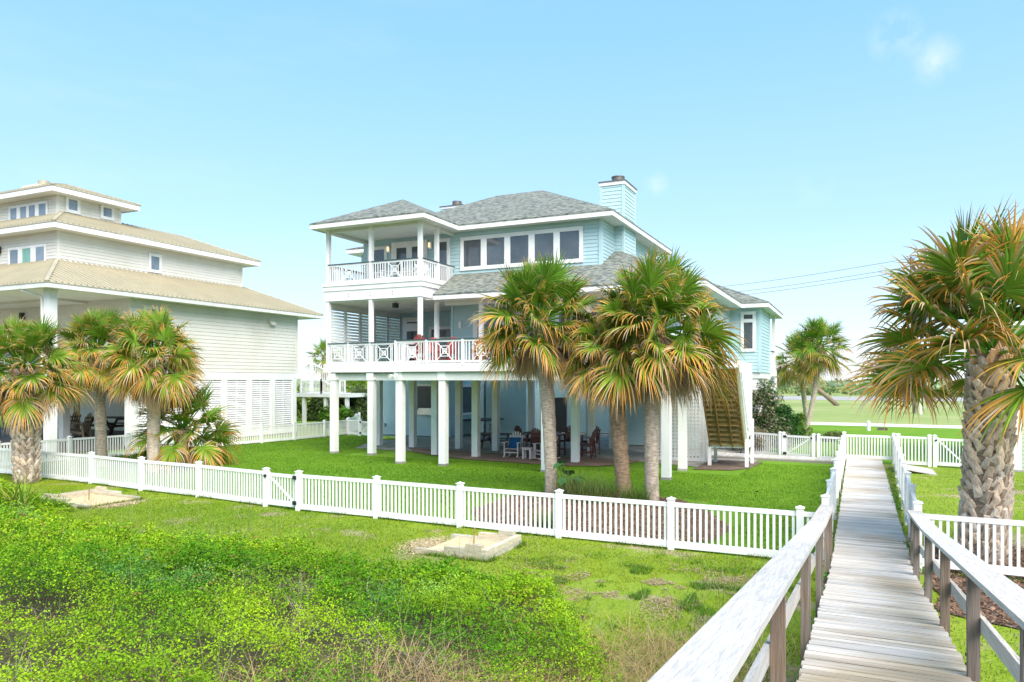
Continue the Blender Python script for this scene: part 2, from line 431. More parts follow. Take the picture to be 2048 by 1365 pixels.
def sheet(name, poly, z, m, parent=None, kind='structure'):
    b = MB(); b.add([(x, y, z) for x, y in poly], [tuple(range(len(poly)))])
    o = b.build(name, m, parent)
    if kind: o['kind'] = kind
    return o
FEN = [(-31.2, 17.2), (-27.4, 16.85), (-23.6, 16.7), (-20.66, 16.32), (-17.95, 16.14), (-14.93, 15.75), (-13.66, 15.62), (-11.1, 15.58), (-8.6, 15.45), (-6.03, 15.35), (-3.52, 15.3), (-1.02, 15.28), (-0.58, 15.27)]
sheet('lawn', [(-30.6, 17.3)] + [(x, y + 0.02) for x, y in FEN[1:]] + [(-0.58, 35.2), (-4.0, 36.4), (-4.0, 45), (-30.3, 45)], 0.004, 'lawn')
sheet('lawn', [(-0.6, 35.4), (1.6, 35.0), (30, 34), (30, 62), (-60, 66), (-60, 45.02), (-4.0, 45.02), (-4, 36.5)], 0.004, 'lawn')
sheet('lawn', [(0.95, 15.4), (30, 15.4), (30, 33.98), (1.6, 34.95), (0.95, 34.9)], 0.004, 'rough_grass')
sheet('driveway', [(-70, 66.5), (40, 61.2), (40, 65.0), (-70, 71.5)], 0.012, 'pale_concrete')
sheet('road', [(-1200, 148), (1200, 142), (1200, 176), (-1200, 182)], 0.02, 'asphalt')
# far scrub along the horizon
def leaf_cloud(P, size, cols, name, parent, origin, m='leaf', aspect=0.45, up=0.0):
    """one diamond leaf (4 verts) at every point of P, random orientation (up pulls the normals skyward)."""
    n = len(P)
    nrm = RNG.normal(size=(n, 3)); nrm[:, 2] = np.abs(nrm[:, 2]) + up
    nrm /= np.linalg.norm(nrm, axis=1)[:, None]
    t = np.cross(nrm, RNG.normal(size=(n, 3))); t /= np.linalg.norm(t, axis=1)[:, None]
    b = np.cross(nrm, t); s = size[:, None] if hasattr(size, '__len__') else size
    V = np.empty((n, 4, 3))
    V[:, 0] = P - t * s; V[:, 1] = P + b * s * aspect + nrm * s * 0.12; V[:, 2] = P + t * s; V[:, 3] = P - b * s * aspect + nrm * s * 0.12
    C = np.repeat(cols[:, None, :], 4, axis=1)
    return np_mesh(name, V.reshape(-1, 3), 4, C.reshape(-1, 3), m, parent, origin)
def green(n, base=(0.10, 0.19, 0.03), var=0.35, warm=0.25):
    b = np.array(base)[None, :] * (1 + RNG.uniform(-var, var, (n, 1)))
    w = RNG.uniform(-warm, warm, (n, 1)); b[:, :1] *= 1 + w; b[:, 2:] *= 1 - 0.5 * w
    return np.clip(b, 0.002, 1)
n = 26000
fx = RNG.uniform(-420, 260, n); fy = RNG.uniform(300, 900, n)
cl = vnoise(fx, fy, 0.02) * 0.7 + vnoise(fx, fy, 0.09) * 0.6
k = cl > 0.62
fx, fy, cl = fx[k], fy[k], cl[k]
P = np.stack([fx, fy, RNG.random(len(fx)) ** 1.5 * (cl - 0.45) * 7], -1)
leaf_cloud(P, RNG.uniform(1.0, 2.4, len(P)), green(len(P), (0.26, 0.34, 0.19), 0.25, 0.10), 'far_scrub', None, None, aspect=0.8, up=0.3)['kind'] = 'stuff'
# low scrub and taller weeds between the road and the field
n = 16000
fx = RNG.uniform(-140, 60, n); fy = 182 + RNG.random(n) ** 2 * 60
k = vnoise(fx, fy, 0.05) * 0.6 + vnoise(fx, fy, 0.2) * 0.5 > 0.50
P = np.stack([fx[k], fy[k], RNG.random(k.sum()) * 1.7], -1)
leaf_cloud(P, RNG.uniform(0.3, 0.8, len(P)), green(len(P), (0.20, 0.27, 0.10), 0.3, 0.2), 'verge_weeds', None, None, aspect=0.5)['kind'] = 'stuff'

# ================================================================== FENCES
def fence_posts_panels(root, pts, zf, h=1.0, post=0.13, pick=0.050, gap=0.115, skip=(), last=True, first=True, gates=()):
    up = lambda x, y: zf(x, y)
    for i, (x, y) in enumerate(pts):
        if (i == 0 and not first) or (i == len(pts) - 1 and not last): continue
        z = up(x, y); b = MB(); r = post / 2
        b.box(x - r, x + r, y - r, y + r, z - 0.1, z + h + 0.045)
        b.box(x - r - .018, x + r + .018, y - r - .018, y + r + .018, z + h + 0.045, z + h + 0.065)
        b.add([(x - r, y - r, z + h + .065), (x + r, y - r, z + h + .065), (x + r, y + r, z + h + .065), (x - r, y + r, z + h + .065), (x, y, z + h + .10)], [(0, 1, 4), (1, 2, 4), (2, 3, 4), (3, 0, 4)])
        b.build('post', 'white_vinyl', root)
    for i in range(len(pts) - 1):
        if i in skip: continue
        a = Vector((*pts[i], up(*pts[i]))); c = Vector((*pts[i + 1], up(*pts[i + 1])))
        panel(a, c, post / 2, h, pick, gap).build('picket_panel', 'white_vinyl', root)
def panel(a, c, inset, h, pick=0.050, gap=0.115, brace=False, b=None):
    b = b or MB(); d = (c - a); Lh = Vector((d.x, d.y, 0)).length; t = d / Lh
    a = a + t * inset; n = Lh - 2 * inset; c = a + t * n
    for zz, hh in ((h - 0.065, 0.09), (0.115, 0.14)):
        b.bar(a + Vector((0, 0, zz)), c + Vector((0, 0, zz)), 0.05, hh)
    kN = max(2, int(n / gap)); 
    for k_ in range(kN):
        p = a + t * (n * (k_ + 0.5) / kN)
        b.bar(p + Vector((0, 0, 0.12)), p + Vector((0, 0, h - 0.08)), pick, 0.022, up=(-t.y, t.x, 0))
    if brace:
        b.bar(a + Vector((0, 0, .16)), c + Vector((0, 0, h - .12)), 0.03, 0.06)
    return b
flat = lambda x, y: 0.0
fr = thing('picket_fence', 'white front picket fence stretch from the garden gate to the boardwalk', 'fence', (-6, 15.4, 0), 'white vinyl picket fences')
fence_posts_panels(fr, FEN[6:], flat)
fl = thing('picket_fence', 'white front picket fence stretch between the thick palm and the garden gate', 'fence', (-20, 16.3, 0), 'white vinyl picket fences')
fence_posts_panels(fl, [(-36.0, 17.6), (-33.6, 17.4)] + FEN[:6], flat)
def gate(a, c, label, h=1.0, flip=False):
    r = thing('garden_gate', label, 'gate', ((a[0] + c[0]) / 2, (a[1] + c[1]) / 2, 0), 'white picket gates')
    A, C_ = Vector((*a, 0.03)), Vector((*c, 0.03))
    if flip: A, C_ = C_, A
    t = (C_ - A).normalized()
    b = MB()
    A2 = A + t * .10; C2 = C_ - t * .10
    b = panel(A2, C2, 0.05, h - .06, 0.04, 0.10, brace=True)
    for p in (A2, C2): b.bar(p + Vector((0, 0, .04)), p + Vector((0, 0, h - .04)), 0.07, 0.05, up=(-t.y, t.x, 0))
    b.build('gate_leaf', 'white_vinyl', r)
    nrm = Vector((t.y, -t.x, 0)) * (1 if t.x > 0 else -1)
    for z in (.18, h - .14):
        hb = MB(); p = A + t * 0.07 + nrm * .07 + Vector((0, 0, z)); hb.bar(p - t * .05, p + t * .08, .05, .10); hb.build('hinge', 'hardware', r)
    lb = MB(); p = C_ - t * .06 + nrm * .07 + Vector((0, 0, h - .16)); lb.tube([p, p + nrm * .05], .045, 8); lb.build('latch', 'hardware', r)
    return r
gate(FEN[5], FEN[6], 'narrow white picket gate with a black latch in the front fence', flip=True)

LF = [(-31.4, 18.2), (-31.25, 21.1), (-30.9, 23.7), (-30.8, 26.4), (-30.66, 29.2), (-30.3, 31.6), (-30.0, 33.9), (-29.9, 36.5), (-29.9, 38.8)]
ls = thing('picket_fence', 'white side picket fence dividing the lawn from the beige house', 'fence', (-30.5, 28, 0), 'white vinyl picket fences')
fence_posts_panels(ls, [(-31.9, 15.6)] + LF, flat)
bk = thing('picket_fence', 'short white picket fence beside the blue wall at the far left corner of the lawn', 'fence', (-28.9, 38.6, 0), 'white vinyl picket fences')
fence_posts_panels(bk, [(-29.85, 38.86), (-28.75, 38.5), (-28.62, 38.44)], flat, skip=(1,))
gate((-28.6, 38.4), (-27.4, 38.0), 'white picket gate with four round black hinges against the blue wall', flip=False)
lb_ = thing('picket_fence', 'white picket fence and gate row running past the beige house stair deck', 'fence', (-33, 41, 0), 'white vinyl picket fences')
fence_posts_panels(lb_, [(-29.9, 38.9), (-32.0, 42.5), (-34.0, 45.5), (-36.0, 46.8), (-38, 47.3)], flat, h=1.05)
# far side of the back garden, right of the house
br = thing('picket_fence', 'white picket fence between the bush and the boardwalk at the back of the lawn', 'fence', (-2.4, 35.4, 0), 'white vinyl picket fences')
fence_posts_panels(br, [(-5.0, 36.9), (-3.25, 35.95), (-3.1, 35.9), (-1.8, 35.35), (-1.6, 35.3), (-0.55, 34.95)], flat, h=1.08, skip=(1, 2, 3))
gate((-3.1, 35.9), (-1.8, 35.35), 'white picket gate with a diagonal brace opening off the side walkway', 1.08)
br2 = thing('picket_fence', 'white picket fence closing the far end of the boardwalk', 'fence', (0.2, 35, 0), 'white vinyl picket fences')
fence_posts_panels(br2, [(-0.55, 35.1), (1.45, 35.0)], lambda x, y: 0.12, h=1.08, first=False, last=False)
br3 = thing('picket_fence', 'white picket fence behind the big palm, joining the pale green house', 'fence', (3.6, 34.4, 0), 'white vinyl picket fences')
fence_posts_panels(br3, [(1.5, 34.8), (2.62, 34.52), (2.80, 34.48), (3.95, 34.2), (4.15, 34.15), (5.3, 33.95)], flat, h=1.22, skip=(1, 2, 3))
gate((2.80, 34.48), (3.95, 34.2), 'white picket gate with diagonal brace half hidden by the big palm trunk', 1.22, flip=True)
zbw = lambda x, y: 0.10
bwl = thing('picket_fence', 'white picket fence along the house side of the boardwalk', 'fence', (-0.56, 25, 0), 'white vinyl picket fences')
fence_posts_panels(bwl, [(-0.58 + .002 * i, 15.5 + i * 2.44) for i in range(9)], zbw, h=1.12)
bwr = thing('picket_fence', 'white picket fence along the palm side of the boardwalk', 'fence', (1.1, 25, 0), 'white vinyl picket fences')
fence_posts_panels(bwr, [(0.98 + .045 * i, 15.4 + i * 2.44) for i in range(9)], zbw, h=1.12)
rf = thing('picket_fence', 'white picket fence in front of the thick palm right of the boardwalk', 'fence', (3.5, 15.4, 0), 'white vinyl picket fences')
fence_posts_panels(rf, [(0.98, 15.38), (3.45, 15.3), (5.9, 15.2), (8.3, 15.1)], lambda x, y: 0.08, h=1.02, first=False)

# ================================================================== BOARDWALK
zb = lambda y: 0.20 + (max(0.0, 14.3 - y) * 0.112)
bw = thing('boardwalk', 'weathered grey plank boardwalk with sloping handrails running down to the gate', 'boardwalk', (0.2, 14, 0))
b = MB(); y = -1.5
while y < 35.0:
    w = random.uniform(0.128, 0.142) if y < 14.3 else random.uniform(0.125, 0.145)
    sk = random.uniform(-.006, .006) + (0.012 if y > 14 else .004); z0 = zb(y + w / 2) + random.uniform(-.004, .005); sl_ = random.uniform(-.004, .004)
    x0, x1 = -.445 + random.uniform(-.015, .015), .875 + random.uniform(-.02, .02)
    g1 = zb(y) - zb(y + w)
    c = rcol(.80, 1.12, .03)
    if y > 16 and random.random() < .25: c = rcol(.72, .95, .05)
    vs = []
    for x, dz, dy in ((x0, -sl_, -sk), (x1, sl_, sk)):
        for yy, zz in ((y + .004, z0 + g1 / 2), (y + w - .004, z0 - g1 / 2)):
            vs += [(x, yy + dy, zz + dz - .035), (x, yy + dy, zz + dz)]
    b.add(vs, [(1, 5, 7, 3), (0, 2, 6, 4), (0, 4, 5, 1), (2, 3, 7, 6), (0, 1, 3, 2), (4, 6, 7, 5)], c)
    y += w + random.uniform(.002, .009)
mat('deck_plank', (0.72, 0.69, 0.63), 0.8, 0.2, 1.0, c2=(0.45, 0.41, 0.35), stretch=(0.9, 26, 26), detail=7, bump=0.6, bscale=1.5, attr=True, thresh=(0.32, 0.72), stain=((.70, .62, .48), .45, .50, .66))
b.build('deck_planks', 'deck_plank', bw)
b = MB()
for x in (-.40, .21, .82):
    b.bar((x, -1.5, zb(-1.5) - .14), (x, 14.3, zb(14.3) - .14), .05, .19, col=(.6, .58, .55)); b.bar((x, 14.3, zb(14.3) - .14), (x, 35, .06), .05, .19, col=(.6, .58, .55))
b.build('joists', 'grey_wood_y', bw)
def rail_z(y): return zb(y) + .93
for side, ys, xp, xc in ((-1, (-1.0, 2.3, 5.25, 8.15, 11.1, 13.9, 15.05), -.49, -.535), (1, (-0.8, 1.0, 3.0, 5.05, 7.4, 9.65, 11.85, 14.25, 15.0), .885, .905)):
    for yy in ys:
        z0 = max(-.3, zb(yy) - 1.3); b = MB(); c = rcol(.85, 1.15, .08); tl = random.uniform(-.008, .008)
        b.bar((xp + tl, yy, z0), (xp, yy, rail_z(yy) - .02), .092, .092, up=(0, 1, 0), col=c)
        p = b.build('post', 'brown_post', bw)
        k_ = MB()
        for zz in (.10, .18): k_.tube([(xp - side * .050, yy, zb(yy) + zz), (xp - side * .058, yy, zb(yy) + zz)], .013, 6)
        k_.build('bolt', 'hardware', p)
    yc = [-2.0, 1.1, 4.35, 8.15, 11.7, 15.25]
    for j in range(len(yc) - 1):
        y0, y1 = yc[j] + .004, yc[j + 1] - .004; b = MB(); c = rcol(.93, 1.08, .03)
        b.bar((xc, y0, rail_z(y0) + (.0 if j else 0)), (xc, y1, rail_z(y1)), .235, .042, col=c)
        b.build('handrail', 'grey_wood_y', bw)
    for j in range(len(ys) - 1):
        y0, y1 = ys[j], ys[j + 1]; b = MB(); c = rcol(.8, 1.05, .06); xo = xp + side * .068
        b.bar((xo, y0 - .04, zb(y0) + .45), (xo, y1 + .03, zb(y1) + .45), .038, .13, col=c)
        b.bar((xo, y0 - .04, rail_z(y0) - .07), (xo, y1 + .03, rail_z(y1) - .07), .038, .085, col=c)
        b.build('mid_rail', 'grey_wood_y', bw)
# side walkway and ramps
sw = thing('side_walkway', 'low grey plank walkway from the white stair landing to the boardwalk', 'walkway', (-2.4, 34.5, 0))
b = MB(); x = -7.4
while x < -.62:
    b.box(x, x + .135, 33.85 - (x + .6) * .04, 35.0 - (x + .6) * .12, .10, .14 + random.uniform(0, .006), rcol(.85, 1.12, .03)); x += .143
b.build('walk_planks', 'grey_wood_y', sw)
b = MB(); b.bar((-7.4, 34.14, .05), (-.62, 33.87, .05), .05, .10, col=(.5, .48, .45)); b.build('edge_board', 'grey_wood_y', sw)
rp = thing('gate_ramp', 'small slanted plank ramp beside the gate right of the boardwalk', 'ramp', (2.0, 32.8, 0))
b = MB()
for i in range(9):
    x = 1.35 + i * .145; zt = .20 - i * .022
    b.slab([(x, 31.6, zt), (x + .135, 31.6, zt - .02), (x + .135, 33.6, zt - .02), (x, 33.6, zt)], .03, rcol(.85, 1.1, .03))
b.build('ramp_planks', 'grey_wood_y', rp)

# ================================================================== BUILDING HELPERS
def siding_block(root, x0, x1, y0, y1, z0, z1, m, board=0.165, corner='white_paint', cw=0.11, sides='FRLB', name='siding_wall'):
    """Box of lap siding: every board leans out at its foot; corner boards stand proud."""
    b = MB(); n = max(1, round((z1 - z0) / board)); h = (z1 - z0) / n; o = 0.024; q = 0.013
    for i in range(n):
        za, zc, zm = z0 + i * h + q, z0 + (i + 1) * h, z0 + i * h
        if 'F' in sides: b.add([(x0, y0 - o, za), (x1, y0 - o, za), (x1, y0 - .006, zc), (x0, y0 - .006, zc), (x0, y0, za), (x1, y0, za), (x1, y0, zm), (x0, y0, zm)], [(0, 1, 2, 3), (0, 4, 5, 1), (4, 5, 6, 7)])
        if 'R' in sides: b.add([(x1 + o, y0, za), (x1 + o, y1, za), (x1 + .006, y1, zc), (x1 + .006, y0, zc), (x1, y0, za), (x1, y1, za), (x1, y1, zm), (x1, y0, zm)], [(0, 1, 2, 3), (0, 4, 5, 1), (4, 5, 6, 7)])
        if 'L' in sides: b.add([(x0 - o, y0, za), (x0 - o, y1, za), (x0 - .006, y1, zc), (x0 - .006, y0, zc), (x0, y0, za), (x0, y1, za), (x0, y1, zm), (x0, y0, zm)], [(3, 2, 1, 0), (1, 5, 4, 0), (7, 6, 5, 4)])
        if 'B' in sides: b.add([(x0, y1 + o, za), (x1, y1 + o, za), (x1, y1 + .006, zc), (x0, y1 + .006, zc), (x0, y1, za), (x1, y1, za), (x1, y1, zm), (x0, y1, zm)], [(3, 2, 1, 0), (1, 5, 4, 0), (7, 6, 5, 4)])
    b.box(x0 + .002, x1 - .002, y0 + .002, y1 - .002, z0, z1)
    w = b.build(name, m, root)
    if corner:
        for x, y, k in ((x0, y0, 'FL'), (x1, y0, 'FR'), (x0, y1, 'BL'), (x1, y1, 'BR')):
            if not any(ch in sides for ch in k): continue
            c = MB()
            sx = 1 if x == x1 else -1; sy = 1 if y == y1 else -1
            c.box(x - sx * cw, x + sx * .034, y - sy * .02, y + sy * .034, z0 - .005, z1)
            c.box(x - sx * .02, x + sx * .036, y - sy * cw, y + sy * .032, z0 - .006, z1 - .001)
            c.build('corner_board', corner, w)
    return w
class Frame:
    """maps (a, depth, z) on a wall facing F (-Y), R (+X)"""
    def __init__(s, face, pos): s.f = face; s.p = pos
    def box(s, mb, a0, a1, d0, d1, z0, z1, col=(1, 1, 1)):
        if s.f == 'F': mb.box(a0, a1, s.p - d1, s.p - d0, z0, z1, col)
        elif s.f == 'R': mb.box(s.p + d0, s.p + d1, a0, a1, z0, z1, col)
        return mb
def window(root, face, pos, a0, a1, z0, z1, panes=None, trim=0.10, glass='glass', name='window', mull=0.10, fm='white_paint', sash=0.035, label=None, pane_mats=None):
    """trim ring proud of the wall, sash, one pane child per light. panes = list of (a0,a1,z0,z1) in 0..1"""
    fr_ = Frame(face, pos + (.028 if face == 'R' else -.028)); b = MB(); panes = panes or [(0, 1, 0, 1)]
    A0, A1, Z0, Z1 = a0 + trim, a1 - trim, z0 + trim, z1 - trim
    fr_.box(b, a0, A0, .0, .055, z0, z1); fr_.box(b, A1, a1, .0, .055, z0, z1)
    fr_.box(b, A0, A1, .0, .053, z0, Z0); fr_.box(b, A0, A1, .0, .053, Z1, z1)
    P_ = []
    for p in panes:
        P_.append((A0 + p[0] * (A1 - A0), A0 + p[1] * (A1 - A0), Z0 + p[2] * (Z1 - Z0), Z0 + p[3] * (Z1 - Z0)))
    # mullions: everything inside the ring that is not a pane, built as a backing plate in four strips per pane
    for (p0, p1, q0, q1) in P_:
        s_ = sash
        fr_.box(b, p0, p0 + s_, .0, .046, q0, q1); fr_.box(b, p1 - s_, p1, .0, .046, q0, q1)
        fr_.box(b, p0 + s_, p1 - s_, .0, .044, q0, q0 + s_); fr_.box(b, p0 + s_, p1 - s_, .0, .044, q1 - s_, q1)
    xs = sorted({A0, A1, *[p[0] for p in P_], *[p[1] for p in P_]}); zs = sorted({Z0, Z1, *[p[2] for p in P_], *[p[3] for p in P_]})
    for i in range(len(xs) - 1):
        for j in range(len(zs) - 1):
            mx_, mz = (xs[i] + xs[i + 1]) / 2, (zs[j] + zs[j + 1]) / 2
            if not any(p[0] < mx_ < p[1] and p[2] < mz < p[3] for p in P_):
                fr_.box(b, xs[i], xs[i + 1], .0, .051, zs[j], zs[j + 1])
    w = b.build(name, fm, root, label=label)
    for i, (p0, p1, q0, q1) in enumerate(P_):
        g_ = MB(); fr_.box(g_, p0 + sash, p1 - sash, .004, .027, q0 + sash, q1 - sash)
        g_.build('pane', (pane_mats or [glass] * 9)[i], w)
    return w
def roof_planes(root, planes, th=0.07, m='shingle', name='roof'):
    b = MB()
    for p in planes: b.slab(p, th)
    return b.build(name, m, root)
def fascia_run(mb, pts, z1, h=0.24, t=0.04):
    for a, c in zip(pts[:-1], pts[1:]):
        a = Vector((*a, z1 - h / 2)); c = Vector((*c, z1 - h / 2)); mb.bar(a, c, t, h)
def rail_section(root, p0, p1, z0, z1, centre=None, posts=(True, True), bal=0.135, pw=0.11, cap=True, m='white_paint', ptop=0.0, pbot=0.0):
    """deck railing between two posts: top and bottom rails, balusters and a fretwork square at the centre"""
    a = Vector((*p0, 0)); c = Vector((*p1, 0)); t = (c - a); Ln = t.length; t.normalize()
    P_ = lambda u, z: a + t * u + Vector((0, 0, z))
    b = MB()
    b.bar(P_(pw / 2, z1 - .06), P_(Ln - pw / 2, z1 - .06), .045, .09)
    b.bar(P_(pw / 2, z0 + .05), P_(Ln - pw / 2, z0 + .05), .045, .09)
    zi0, zi1 = z0 + .095, z1 - .105; hh = zi1 - zi0
    cs = None
    if centre:
        half = hh / 2 * centre; cs = (Ln / 2 - half, Ln / 2 + half); zc = (zi0 + zi1) / 2; up = (-t.y, t.x, 0)
        for u in cs: b.bar(P_(u, zi0), P_(u, zi1), .035, .035, up=up)
        u0, u1 = cs; q = .03
        for sx in (0, 1):
            ua, ub = (u0, u1) if sx == 0 else (u1, u0)
            b.bar(P_(ua, zi0), P_(ub, zi1), .028, .042 - sx * .004, up=up)
        for s_ in (.55, .24):
            for (x_, y_, x2, y2) in ((-1, -1, 1, -1), (1, -1, 1, 1), (1, 1, -1, 1), (-1, 1, -1, -1)):
                b.bar(P_(Ln / 2 + x_ * half * s_, zc + y_ * hh / 2 * s_), P_(Ln / 2 + x2 * half * s_, zc + y2 * hh / 2 * s_), .032, .032, up=up)
    u = pw / 2 + bal * .7
    while u < Ln - pw / 2 - bal * .4:
        if cs is None or u < cs[0] - .05 or u > cs[1] + .05:
            b.bar(P_(u, zi0), P_(u, zi1), .036, .036, up=(-t.y, t.x, 0))
        u += bal
    r = b.build('railing_panel', m, root)
    if cap:
        k = MB(); k.bar(P_(pw / 2 - .02, z1 + .005), P_(Ln - pw / 2 + .02, z1 + .005), .13, .035); k.build('rail_cap', 'rail_cap', r)
    for i, (pp, on) in enumerate(zip((a, c), posts)):
        if on:
            k = MB(); w = pw / 2; k.box(pp.x - w, pp.x + w, pp.y - w, pp.y + w, z0 - .12 - pbot, z1 + ptop); k.build('rail_post', m, root)
    return r

# ================================================================== BLUE HOUSE
bh = thing('beach_house', 'light blue beach house on white pilings with grey shingle roofs and porches', 'house', (-14, 35, 0))
ZD = 4.22
# ---- pilings, beams, deck
for (x, y, top) in [(-22.95, 28.75, 3.7), (-20.75, 28.75, 3.7), (-17.55, 26.35, 3.7), (-15.45, 26.35, 3.7), (-10.85, 26.25, 3.7), (-6.15, 26.0, 3.7), (-6.2, 28.9, 3.7),
                    (-18.0, 29.95, 3.7), (-15.85, 29.95, 3.7), (-10.95, 29.75, 3.7), (-23.35, 33.0, 3.7), (-21.05, 32.75, 3.7), (-18.5, 33.1, 3.7), (-16.3, 32.9, 3.7),
                    (-11.25, 32.75, 3.7), (-11.4, 36.45, 3.7), (-17.0, 38.9, 3.7), (-14.3, 38.9, 3.7), (-20.0, 40.5, 3.7), (-14.6, 42.0, 3.7), (-6.2, 33.2, 3.7), (-9.0, 34.5, 3.7)]:
    b = MB(); r = .15; z0 = .0
    b.box(x - r, x + r, y - r, y + r, z0 + .04, top - .002)
    b.box(x - r - .035, x + r + .035, y - r - .035, y + r + .035, 3.52, 3.86) if y < 29 else None
    p = b.build('piling', 'white_paint', bh)
    if y < 29:
        k = MB()
        for zz in (3.60, 3.76): k.tube([(x + r + .03, y, zz), (x + r + .075, y, zz)], .045, 8)
        k.build('bolt', 'white_paint', p)
        k = MB(); k.box(x - r - .02, x + r + .02, y - r - .02, y + r + .02, -.05, .10); k.build('footing', 'concrete', p)
b = MB()
for y in (26.3, 28.85, 29.95, 32.9, 36.4): b.box(-23.3 if y > 28 else -17.5, -5.9, y - .09, y + .09, 3.52, 3.84)
for x in (-23.0, -20.8, -17.9, -15.5, -10.9, -6.2): b.box(x - .07, x + .07, 28.95 if x < -18 else 26.45, 38.5, 3.60, 3.86)
for i in range(28): 
    x = -23.1 + i * .61; b.box(x - .02, x + .02, (28.7 if x < -17.7 else 26.2), 38, 3.862, 4.10)
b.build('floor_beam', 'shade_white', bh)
b = MB(); b.box(-23.35, -17.62, 28.62, 34.9, ZD - .06, ZD); b.box(-17.6, -5.95, 26.15, 31.7, ZD - .06, ZD + .001); b.box(-23.2, -6.1, 31.72, 39, 4.105, 4.13)
b.build('deck_floor', 'grey_wood', bh)
b = MB()
b.box(-23.42, -17.62, 28.52, 28.60, 3.90, 4.30); b.box(-17.66, -5.88, 26.06, 26.14, 3.88, 4.22); b.box(-17.66, -17.60, 26.142, 28.518, 3.89, 4.22); b.box(-5.94, -5.86, 26.142, 28.4, 3.89, 4.215)
b.box(-23.43, -23.37, 28.602, 34.9, 3.92, 4.29)
b.build('deck_fascia', 'white_paint', bh)
# ---- ground-level rooms
w1 = siding_block(bh, -28.0, -22.8, 39.6, 46.6, .05, 3.75, 'blue_siding', corner='blue_siding')
siding_block(bh, -22.79, -11.3, 46.6, 47.4, .05, 3.9, 'blue_siding', corner=None, sides='F')
siding_block(bh, -11.3, -6.2, 38.8, 44, .05, 3.9, 'blue_siding', corner='blue_siding')
siding_block(bh, -22.6, -19.7, 44.2, 46.5, .05, 3.9, 'blue_siding', corner='blue_siding')
window(bh, 'F', 39.6, *[atY(x, 800, 39.6)[0] for x in (832, 884)], 1.35, 3.30, trim=.10, label='dark serving window with a grill behind it')
window(bh, 'R', -22.8, 40.6, 43.6, 1.30, 3.25, trim=.12)
b = MB(); xw = atY(858, 800, 39.6)[0]; b.box(xw - .55, xw + .75, 39.12, 39.54, 1.40, 1.68); b.box(xw - .5, xw + .7, 39.15, 39.5, 1.68, 1.80); b.build('serving_ledge', 'steel', w1)
b = MB(); b.box(-22.7, -20.9, 41.0, 43.4, .98, 1.05); b.build('bar_counter', 'dark_metal', bh)
b = MB(); b.box(-18.8, -17.75, 46.5, 46.56, .06, 2.35); b.build('ground_door', 'dark_metal', bh)
# lattice screen
lt = MB(); X0, X1, Yl, zl0, zl1 = -8.05, -5.75, 32.35, .12, 3.85
n = 15
for i in range(n + 1):
    x = X0 + (X1 - X0) * i / n; lt.box(x - .043, x + .043, Yl - .012, Yl, zl0, zl1)
n = 24
for i in range(n + 1):
    z = zl0 + (zl1 - zl0) * i / n; lt.box(X0 - .043, X1 + .043, Yl + .001, Yl + .013, z - .043, z + .043)
lt.box(X0 - .1, X1 + .1, Yl - .03, Yl + .03, zl0 - .1, zl0 + .02)
lt.build('lattice_screen', 'white_paint', bh)
# ---- upper block
ub = siding_block(bh, -23.4, -10.43, 31.72, 41.6, 7.45, 10.86, 'blue_siding', corner=None, sides='RLB')
up_front = siding_block(bh, -23.4, -10.43, 31.70, 31.712, 8.15, 10.86, 'blue_siding', corner=None, sides='F')
b = MB(); b.box(-10.54, -10.395, 31.64, 31.70, 8.2, 10.86); b.box(-10.43, -10.392, 31.641, 31.82, 8.2, 10.855); b.build('corner_board', 'blue_siding', up_front)
siding_block(bh, -25.9, -23.45, 34.95, 41.5, 4.2, 10.86, 'blue_siding', corner='blue_siding')
# living level walls
liv = siding_block(bh, -18.1, -6.0, 31.69, 31.70, 4.2, 7.25, 'blue_siding', corner=None, sides='F')
siding_block(bh, -18.08, -6.0, 31.73, 39.3, 4.0, 7.6, 'blue_siding', corner='blue_siding', sides='RLB')
for xa, xb in ((-18.14, -18.0), (-6.12, -5.965)): b = MB(); b.box(xa, xb, 31.63, 31.69, 4.22, 7.19); b.build('corner_board', 'blue_siding', liv)
siding_block(bh, -23.3, -18.12, 34.9, 41.5, 4.2, 7.40, 'blue_siding', corner=None, sides='F')
# right wing on its own pilings
siding_block(bh, -5.98, -4.5, 39.25, 43.4, 3.92, 7.3, 'blue_siding', corner='blue_siding')
b = MB()
for x, y in ((-4.75, 39.5), (-4.75, 41.3), (-4.75, 43.2), (-4.42, 44.95), (-5.8, 39.5)):
    b = MB(); b.box(x - .15, x + .15, y - .15, y + .15, -.05, 3.68); b.build('piling', 'white_paint', bh)
b = MB(); b.box(-6, -4.52, 39.3, 43.4, 3.62, 3.915); b.box(-6, -4.28, 43.42, 45.2, 3.75, 4.1); b.build('floor_beam', 'shade_white', bh)
b = MB(); b.box(-4.5, -4.34, 44.8, 44.96, 4.1, 7.2); b.build('column', 'white_paint', bh)
rail_section(bh, (-4.42, 43.4), (-4.42, 44.88), 4.2, 5.15, posts=(False, False))
window(bh, 'F', 39.25, -5.46, -4.72, 4.98, 7.02, panes=[(0, 1, 0, .78), (0, 1, .84, 1)], trim=.12)
